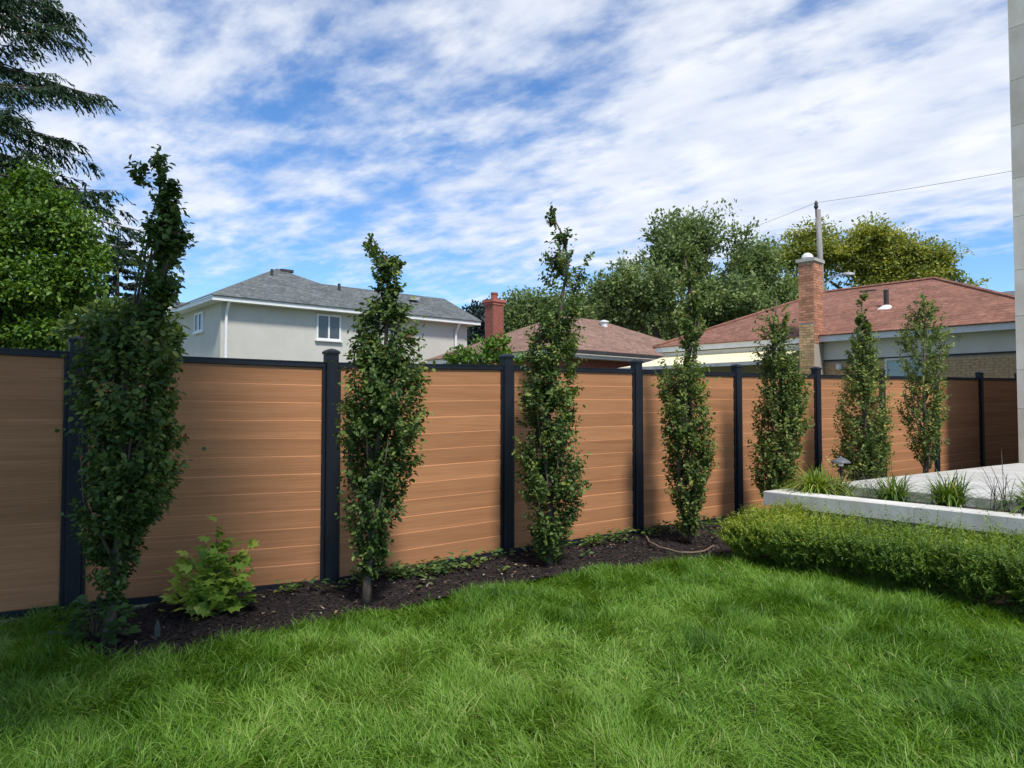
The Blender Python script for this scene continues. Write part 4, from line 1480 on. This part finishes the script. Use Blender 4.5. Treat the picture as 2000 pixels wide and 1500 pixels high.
# ------------------------------------------------------------------ clipped yew hedge
def hedge():
    global rng
    r_ = np.random.default_rng(401)
    rng = r_
    h0 = v3(2.06, 6.76, 0)
    Lh, Dh = 4.6, 0.98
    root = tag(empty('yew_hedge', h0), 'low clipped yew hedge with yellow green tips along the planter wall', 'hedge')
    nsh = 15000
    t = r_.uniform(-0.02, 1, nsh) * Lh
    d = r_.uniform(0, 1, nsh) * Dh
    zt = 0.30 + 0.030 * t + 0.06 * (vnoise(np.c_[t * 1.3, d * 2], 61) - 0.5) + 0.07 * (vnoise(np.c_[t * 4, d * 4], 62) - 0.5) - 0.10 * np.clip((0.22 - d) / 0.22, 0, 1) ** 2
    # most shoots lie in the outer skin: top, front, left end
    which = r_.uniform(0, 1, nsh)
    front = which < 0.50
    end = (which >= 0.50) & (which < 0.57)
    top = which >= 0.57
    z = np.where(top, zt - r_.uniform(0.0, 0.14, nsh), r_.uniform(0.06, 1, nsh) ** 0.8 * zt)
    plants = np.cos(2 * pi * (t + 0.15 * np.sin(t * 3.1)) / 0.66)
    zt = zt + 0.030 * plants
    z = np.minimum(z, zt)
    bulge = 0.055 * plants + 0.05 * np.sin(np.clip(z / 0.34, 0, 1) * pi) + 0.10 * (vnoise(np.c_[t * 2.2, z * 4], 63) - 0.55)
    under = np.clip((0.20 - z) / 0.20, 0, 1) * 0.20
    d = np.where(front, r_.uniform(0, 0.15, nsh) - bulge + under, d)
    t = np.where(end, r_.uniform(0, 0.12, nsh) - bulge + under, t)
    gap = vnoise(np.c_[t * 5.0, d * 5.0, z * 6], 64)
    ok = (gap > 0.16 + 0.16 * np.clip((0.22 - z) / 0.2, 0, 1))
    t, d, z, front, end, top = (q[ok] for q in (t, d, z, front, end, top))
    n = len(t)
    P = h0 + np.outer(t, WD) + np.outer(d, UF)
    P[:, 2] = z + ground_z(P[:, 0], P[:, 1])
    out = np.where(front[:, None], -UF, np.where(end[:, None], -WD, 0.0))
    SD = unit(out * r_.uniform(0.2, 0.9, n)[:, None] + np.c_[np.zeros((n, 2)), r_.uniform(0.5, 1.1, n)] + r_.normal(0, 0.28, (n, 3)))
    SL = r_.uniform(0.07, 0.17, n)
    tall = top & (r_.uniform(0, 1, n) < 0.11)
    SL[tall] *= 1.9
    SD[tall] = unit(SD[tall] * 0.5 + np.array((0, 0, 0.8)))
    per = 13
    i = np.repeat(np.arange(n), per)
    f = np.tile((np.arange(per) + 0.5) / per, n)
    sgn = np.tile(np.where(np.arange(per) % 2, 1.0, -1.0), n)
    LP = P[i] + SD[i] * (SL[i] * f)[:, None]
    side = unit(np.cross(SD[i], rand_unit(n)[i]))
    LD = unit(SD[i] * 0.75 + side * sgn[:, None] * 0.9 + r_.normal(0, 0.2, (n * per, 3)))
    LN_ = unit(r_.normal(0, 0.6, (n * per, 3)) + np.array((0, 0, 0.8)) + out[i] * 0.4)
    LL = r_.uniform(0.024, 0.046, n * per) * (1.15 - 0.5 * f)
    hgt = np.clip(z / 0.45, 0, 1.2)
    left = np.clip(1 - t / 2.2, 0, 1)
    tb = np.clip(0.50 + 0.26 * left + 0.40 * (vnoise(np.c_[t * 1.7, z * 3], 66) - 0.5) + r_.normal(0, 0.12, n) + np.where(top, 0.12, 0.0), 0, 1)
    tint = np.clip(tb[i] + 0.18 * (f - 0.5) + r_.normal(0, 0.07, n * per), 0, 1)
    V, Q, tt = make_leaves(LP, LD, LN_, LL, LL * r_.uniform(0.22, 0.34, n * per), tint, fold=0.1)
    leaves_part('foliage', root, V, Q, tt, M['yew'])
    # woody stems inside
    wd = MB()
    for k in range(34):
        tt_ = r_.uniform(0.05, Lh)
        b_ = h0 + WD * tt_ + UF * r_.uniform(0.22, 0.7)
        for q in range(4):
            e_ = b_ + WD * r_.uniform(-0.22, 0.22) + UF * r_.uniform(-0.22, 0.2) + UPV * r_.uniform(0.25, 0.40)
            wd.tube([b_ - UPV * 0.03, (b_ + e_) / 2 + v3(0, 0, 0.04), e_], [0.011, 0.007, 0.003], 5)
    tag(part('stems', wd, M['bark'], root), kind='stuff')


hedge()


# ------------------------------------------------------------------ strap-leaf clumps in the planter
def strap_clump(name, px, py, t_, s_, n, Lr, m, label, seed, cat, spread=1.0, tmean=0.5, wid=0.011, group=None):
    r_ = np.random.default_rng(seed)
    c = pp(s_, t_, 0.495)
    root = tag(empty(name, c), label, cat, group)
    ph = r_.uniform(0, 2 * pi, n)
    L = r_.uniform(Lr[0], Lr[1], n)
    arch = r_.uniform(0.25, 1.0, n) * spread
    b = np.c_[c[0] + r_.normal(0, 0.045, n), c[1] + r_.normal(0, 0.045, n), np.full(n, c[2])]
    dv = np.c_[np.cos(ph), np.sin(ph), np.zeros(n)]
    sv = np.c_[-np.sin(ph), np.cos(ph), np.zeros(n)]
    segs = 7
    V = []
    for k in range(segs + 1):
        f = k / segs
        hx = L * arch * 0.85 * f ** 1.35
        hz = L * (0.95 * f - arch * 0.80 * f ** 2.3)
        ctr = b + dv * hx[:, None] + np.c_[np.zeros((n, 2)), np.maximum(hz, -0.02)]
        w_ = wid * (0.75 + 0.5 * f) * (1 - f ** 3) + 0.0005
        V += [ctr - sv * w_ / 2, ctr + sv * w_ / 2]
    V = np.stack(V, 1).reshape(-1, 3)
    nv = 2 * (segs + 1)
    bb = np.arange(n) * nv
    Q = np.concatenate([np.c_[bb + 2 * k, bb + 2 * k + 1, bb + 2 * k + 3, bb + 2 * k + 2] for k in range(segs)])
    tint = np.clip(tmean + r_.normal(0, 0.17, n), 0, 0.93)
    tint[r_.uniform(0, 1, n) < 0.05] = 1.0
    leaves_part('leaves', root, V, Q, np.repeat(tint, nv), M[m])
    return root


GG = 'strap leaved clumps in the planter'
strap_clump('ornamental_grass', 0, 0, 0.28, 0.50, 420, (0.36, 0.62), 'strap', 'brightest yellow green grass clump at the planter corner under the path light', 411, 'plant', spread=1.25, tmean=0.70, group=GG, wid=0.012)
strap_clump('ornamental_grass', 0, 0, 0.42, 0.72, 170, (0.30, 0.52), 'strap', 'smaller bright grass clump joined to the corner clump beside the slab end', 415, 'plant', spread=1.25, tmean=0.62, group=GG, wid=0.011)
strap_clump('daylily', 0, 0, 1.03, 0.62, 260, (0.32, 0.56), 'strap', 'green daylily clump low against the slab edge, left of the spiky one', 412, 'plant', spread=1.25, tmean=0.42, group=GG, wid=0.013)
strap_clump('daylily', 0, 0, 1.55, 0.62, 280, (0.34, 0.62), 'strap', 'spiky daylily clump with upright dark blades in the middle of the planter', 413, 'plant', spread=1.1, tmean=0.42, group=GG, wid=0.013)
strap_clump('daylily', 0, 0, 2.28, 0.55, 360, (0.36, 0.66), 'strap', 'large daylily clump cut off by the right edge of the view', 414, 'plant', spread=1.15, tmean=0.46, group=GG, wid=0.014)
strap_clump('wispy_grass', 0, 0, 0.72, 0.78, 40, (0.42, 0.66), 'wisp', 'thin dark arching wisps over the slab end beside the bright grass', 416, 'plant', spread=1.1, tmean=0.4, wid=0.004, group='dark wispy grasses in the planter')
strap_clump('wispy_grass', 0, 0, 1.95, 0.74, 40, (0.5, 0.85), 'wisp', 'dark arching wisps between the spiky daylily and the large daylily', 417, 'plant', spread=1.0, tmean=0.4, wid=0.006, group='dark wispy grasses in the planter')
# dry flower stalks behind the slab edge
def stalks():
    r_ = np.random.default_rng(421)
    c = pp(2.0, -0.30, 0.0)
    root = tag(empty('dry_flower_stalks', c), 'dry orange flower stalks between the slab edge and the slender beech', 'plant')
    wd = MB()
    P = []
    for k in range(26):
        b_ = pp(r_.uniform(1.2, 3.4), -r_.uniform(0.12, 0.5), 0.05)
        e_ = b_ + v3(r_.normal(0, 0.08), r_.normal(0, 0.05), r_.uniform(0.50, 0.80))
        wd.tube([b_, (b_ + e_) / 2 + v3(r_.normal(0, 0.02), 0, 0), e_], [0.004, 0.003, 0.002], 4)
        for q in range(12):
            P.append(e_ + r_.normal(0, 0.022, 3))
    tag(part('stems', wd, M['hose'], root), kind='stuff')
    P = np.array(P)
    n = len(P)
    global rng
    rng = r_
    V, Q, t = make_leaves(P, rand_unit(n), rand_unit(n), r_.uniform(0.02, 0.035, n), r_.uniform(0.012, 0.02, n), r_.choice((0.2, 0.5, 1.0), n))
    leaves_part('flower_heads', root, V, Q, t, M['strap'])


stalks()

# path light
pl_c = pp(0.62, 0.10, 0.0)
plc = at(1642, 892, 8.30)
plt_ = tag(empty('path_light', (plc[0], plc[1], 0.5)), 'grey mushroom shaped garden path light above the bright grass', 'path light')
st = MB()
st.tube([(plc[0], plc[1], 0.40), (plc[0], plc[1], plc[2] - 0.02)], 0.012, 8)
part('stem', st, M['black_metal'], plt_)
cp_ = MB()
cp_.lathe((plc[0], plc[1], plc[2] - 0.07), [(0.105, 0.0), (0.108, 0.006), (0.085, 0.028), (0.050, 0.050), (0.016, 0.062), (0.010, 0.075), (0.002, 0.078)], 20)
part('shade', cp_, M['lamp_grey'], plt_, smooth=True)
ln_ = MB()
ln_.lathe((plc[0], plc[1], plc[2] - 0.105), [(0.02, 0.0), (0.028, 0.01), (0.028, 0.034), (0.02, 0.036)], 12)
part('lens', ln_, M['white_trim'], plt_)


# ------------------------------------------------------------------ small plants by the fence
def lobed_leaves(P, D, N, L, tint):
    """five-pointed leaves as a fan of triangles"""
    D = unit(D)
    S = unit(np.cross(N, D))
    N = unit(np.cross(D, S))
    out = [(0.0, 0.0), (0.18, -0.42), (0.36, -0.20), (0.62, -0.40), (0.66, -0.14), (1.0, 0.0), (0.66, 0.14), (0.62, 0.40), (0.36, 0.20), (0.18, 0.42)]
    n = len(P)
    ctr = P + D * (0.4 * L)[:, None]
    V = [ctr]
    for a, b in out:
        V.append(P + D * (a * L)[:, None] + S * (b * L)[:, None] - N * (L * (0.10 * a * a + 0.30 * abs(b)) * 0.6)[:, None])
    k = len(out)
    V = np.stack(V, 1).reshape(-1, 3)
    bb = np.arange(n) * (k + 1)
    T = np.concatenate([np.c_[bb, bb + 1 + j, bb + 1 + (j + 1) % k] for j in range(k)])
    return V, T, np.repeat(tint, k + 1)


def maple_shrub():
    global rng
    r_ = np.random.default_rng(431)
    rng = r_
    b = at(415, 1185, 5.22)
    b[2] = 0.02
    root = tag(empty('maple_sapling', b), 'bushy yellow green sapling with lobed leaves against the fence', 'shrub')
    wd = MB()
    P, D, T_ = [], [], []
    top = [(425, 1028, 0.0), (400, 1060, 0.05), (455, 1060, 0.0), (370, 1090, -0.08), (480, 1085, 0.06), (345, 1120, 0.0), (430, 1085, -0.12), (478, 1120, -0.1), (340, 1160, -0.1), (400, 1130, -0.16), (450, 1150, -0.16), (490, 1140, 0.0), (370, 1165, -0.15), (430, 1170, -0.18)]
    for (x, y, dy) in top:
        e_ = at(x, y, 5.25 + dy)
        mid = (b + e_) / 2 + v3(0, 0, 0.05)
        pts = [b, (b + mid) / 2, mid, e_]
        wd.tube(pts, [0.007, 0.005, 0.004, 0.002], 5)
        for k in range(34):
            f = 0.25 + 0.77 * (k + 0.5) / 34
            c = b * (1 - f) ** 2 + 2 * mid * f * (1 - f) + e_ * f * f
            P.append(c + r_.normal(0, 0.042, 3))
            o = unit(np.array([r_.normal(), r_.normal() - 0.45, r_.normal() * 0.3 + 0.12]))
            D.append(o)
            low_left = 0.30 if (x < 400 and y > 1090) else (0.12 if x < 420 else 0)
            T_.append(np.clip(0.66 + low_left + r_.normal(0, 0.14), 0, 1))
    P, D, T_ = np.array(P), np.array(D), np.array(T_)
    n = len(P)
    N = unit(np.array((0, -0.35, 1.0)) + r_.normal(0, 0.35, (n, 3)))
    V, T, t = lobed_leaves(P, D, N, r_.uniform(0.065, 0.125, n), T_)
    bs_ = wloc(root)
    tag(part('stems', wd, M['bark'], root), kind='stuff')
    link('leaves', np_mesh('leaves', V - bs_, None, T, {'tint': t}), M['sapling'], root, bs_)


maple_shrub()


def ground_cover():
    """low weeds in the strip at the fence foot"""
    global rng
    r_ = np.random.default_rng(441)
    rng = r_
    C = []
    for s, off, n in ((-1.4, 0.20, 4), (-0.55, 0.22, 7), (-0.25, 0.25, 7), (0.05, 0.24, 9), (0.3, 0.25, 9), (0.55, 0.28, 14), (0.8, 0.30, 16), (1.05, 0.30, 13), (1.3, 0.26, 9), (1.6, 0.24, 7), (1.85, 0.22, 7), (2.1, 0.22, 8), (2.45, 0.24, 9), (2.8, 0.25, 10), (3.1, 0.26, 10), (3.4, 0.28, 8), (3.8, 0.24, 10), (4.1, 0.26, 10), (4.4, 0.28, 10), (4.8, 0.24, 8), (2.3, 0.62, 4), (1.4, 0.60, 4), (0.5, 0.60, 3), (3.9, 0.7, 5), (5.2, 0.5, 8)):
        for k in range(max(1, int(n * (0.95 if n > 9 else 0.45)))):
            p = PB + UF * (s + r_.normal(0, 0.12)) + NF * max(0.07, off + r_.normal(0, 0.09))
            C.append((p[0], p[1], float(ground_z(p[0], p[1])) + 0.02))
    C = np.array(C)
    per = 8
    i = np.repeat(np.arange(len(C)), per)
    n = len(i)
    ph = r_.uniform(0, 2 * pi, n)
    hgt = r_.uniform(0.01, 0.11, n) * r_.uniform(0.5, 1.2, len(C))[i]
    P = C[i] + np.c_[np.cos(ph) * 0.03, np.sin(ph) * 0.03, hgt]
    D = np.c_[np.cos(ph), np.sin(ph), r_.uniform(-0.1, 0.5, n)]
    N = unit(np.array((0, 0, 1.0)) + r_.normal(0, 0.3, (n, 3)))
    L = r_.uniform(0.035, 0.075, n)
    t = np.clip(np.repeat(r_.uniform(0.15, 0.95, len(C)), per) + r_.normal(0, 0.1, n), 0, 1)
    V, Q, tt = make_leaves(P, D, N, L, L * r_.uniform(0.4, 0.65, n), t)
    tag(link('ground_cover', np_mesh('ground_cover', V, Q, None, {'tint': tt}), M['weed']), kind='stuff')


ground_cover()


def hosta():
    global rng
    r_ = np.random.default_rng(451)
    rng = r_
    b = at(185, 1240, 4.55)
    b[2] = 0.0
    root = tag(empty('leafy_perennial', b), 'dark round leaved perennial at the foot of the first beech', 'plant')
    n = 170
    ph = r_.uniform(0, 2 * pi, n)
    rr = r_.uniform(0.02, 0.20, n)
    P = np.c_[b[0] + rr * np.cos(ph), b[1] + rr * np.sin(ph), r_.uniform(0.02, 0.30, n) * (1 - rr)]
    D = np.c_[np.cos(ph), np.sin(ph), r_.uniform(-0.3, 0.5, n)]
    L = r_.uniform(0.045, 0.085, n)
    V, Q, t = make_leaves(P, D, unit(np.array((0, -0.2, 1.0)) + r_.normal(0, 0.35, (n, 3))), L, L * 0.75, np.clip(r_.normal(0.35, 0.15, n), 0, 1))
    leaves_part('leaves', root, V, Q, t, M['weed'])
    wd = MB()
    for k in range(24):
        q = P[k]
        wd.tube([b, (b + q) / 2 + v3(0, 0, 0.03), q], [0.004, 0.003, 0.002], 4)
    tag(part('stems', wd, M['bark'], root), kind='stuff')


hosta()

def fallen():
    global rng
    r_ = np.random.default_rng(461)
    rng = r_
    n = 260
    s_ = r_.uniform(-1.6, 5.2, n)
    P = PB + np.outer(s_, UF) + np.outer(r_.uniform(0.15, 1.35, n), NF)
    P = P[bed_keep(P[:, 0], P[:, 1])]
    n = len(P)
    P[:, 2] = ground_z(P[:, 0], P[:, 1]) + 0.045
    L = r_.uniform(0.018, 0.040, n)
    V, Q, t = make_leaves(P, np.c_[r_.normal(0, 1, (n, 2)), r_.normal(0, 0.15, n)], unit(np.array((0, 0, 1.0)) + r_.normal(0, 0.25, (n, 3))), L, L * 0.6, r_.uniform(0, 1, n))
    m = leafmat('dry_leaves', [(0.0, (0.10, 0.055, 0.03)), (0.5, (0.20, 0.13, 0.07)), (0.85, (0.33, 0.27, 0.17)), (1.0, (0.45, 0.42, 0.36))], trans=0.1)
    tag(link('fallen_leaves', np_mesh('fallen_leaves', V, Q, None, {'tint': t}), m), kind='stuff')


fallen()

# brown irrigation hose looping round the fourth beech
hp = []
for (x, y, Yd) in ((1262, 1042, 7.86), (1268, 1054, 7.50), (1296, 1066, 7.18), (1340, 1073, 7.00), (1375, 1069, 7.10), (1398, 1058, 7.40)):
    q = at(x, y, Yd)
    hp.append(q)
hh = []
for k in range(len(hp) - 1):
    for f in np.linspace(0, 1, 5)[:-1]:
        q = hp[k] * (1 - f) + hp[k + 1] * f
        q[2] = float(ground_z(q[0], q[1])) + 0.045 + 0.01 * sin(k + f * 3)
        hh.append(q)
hm = MB()
hm.tube(hh, 0.0095, 7)
tag(solo('drip_hose', hm, M['hose'], tuple(hh[0]), smooth=True), 'thin brown drip hose curving over the mulch below the multi stemmed beech', 'hose')

# short grey stake in the mulch
sp_ = at(307, 1240, 4.62)
sm = MB()
sm.loft([[(sp_[0] - 0.018, sp_[1], -0.03), (sp_[0] + 0.018, sp_[1], -0.03), (sp_[0] + 0.018, sp_[1] + 0.006, -0.03), (sp_[0] - 0.018, sp_[1] + 0.006, -0.03)],
         [(sp_[0] - 0.018, sp_[1], 0.08), (sp_[0] + 0.018, sp_[1], 0.08), (sp_[0] + 0.018, sp_[1] + 0.006, 0.08), (sp_[0] - 0.018, sp_[1] + 0.006, 0.08)],
         [(sp_[0] - 0.006, sp_[1], 0.12), (sp_[0] + 0.006, sp_[1], 0.12), (sp_[0] + 0.006, sp_[1] + 0.006, 0.12), (sp_[0] - 0.006, sp_[1] + 0.006, 0.12)]])
tag(solo('garden_stake', sm, M['stake'], (sp_[0], sp_[1], 0.0)), 'short grey green garden stake in the dark mulch near the first beech', 'stake')
print('blades', NBLADES, 'bricks', nb)
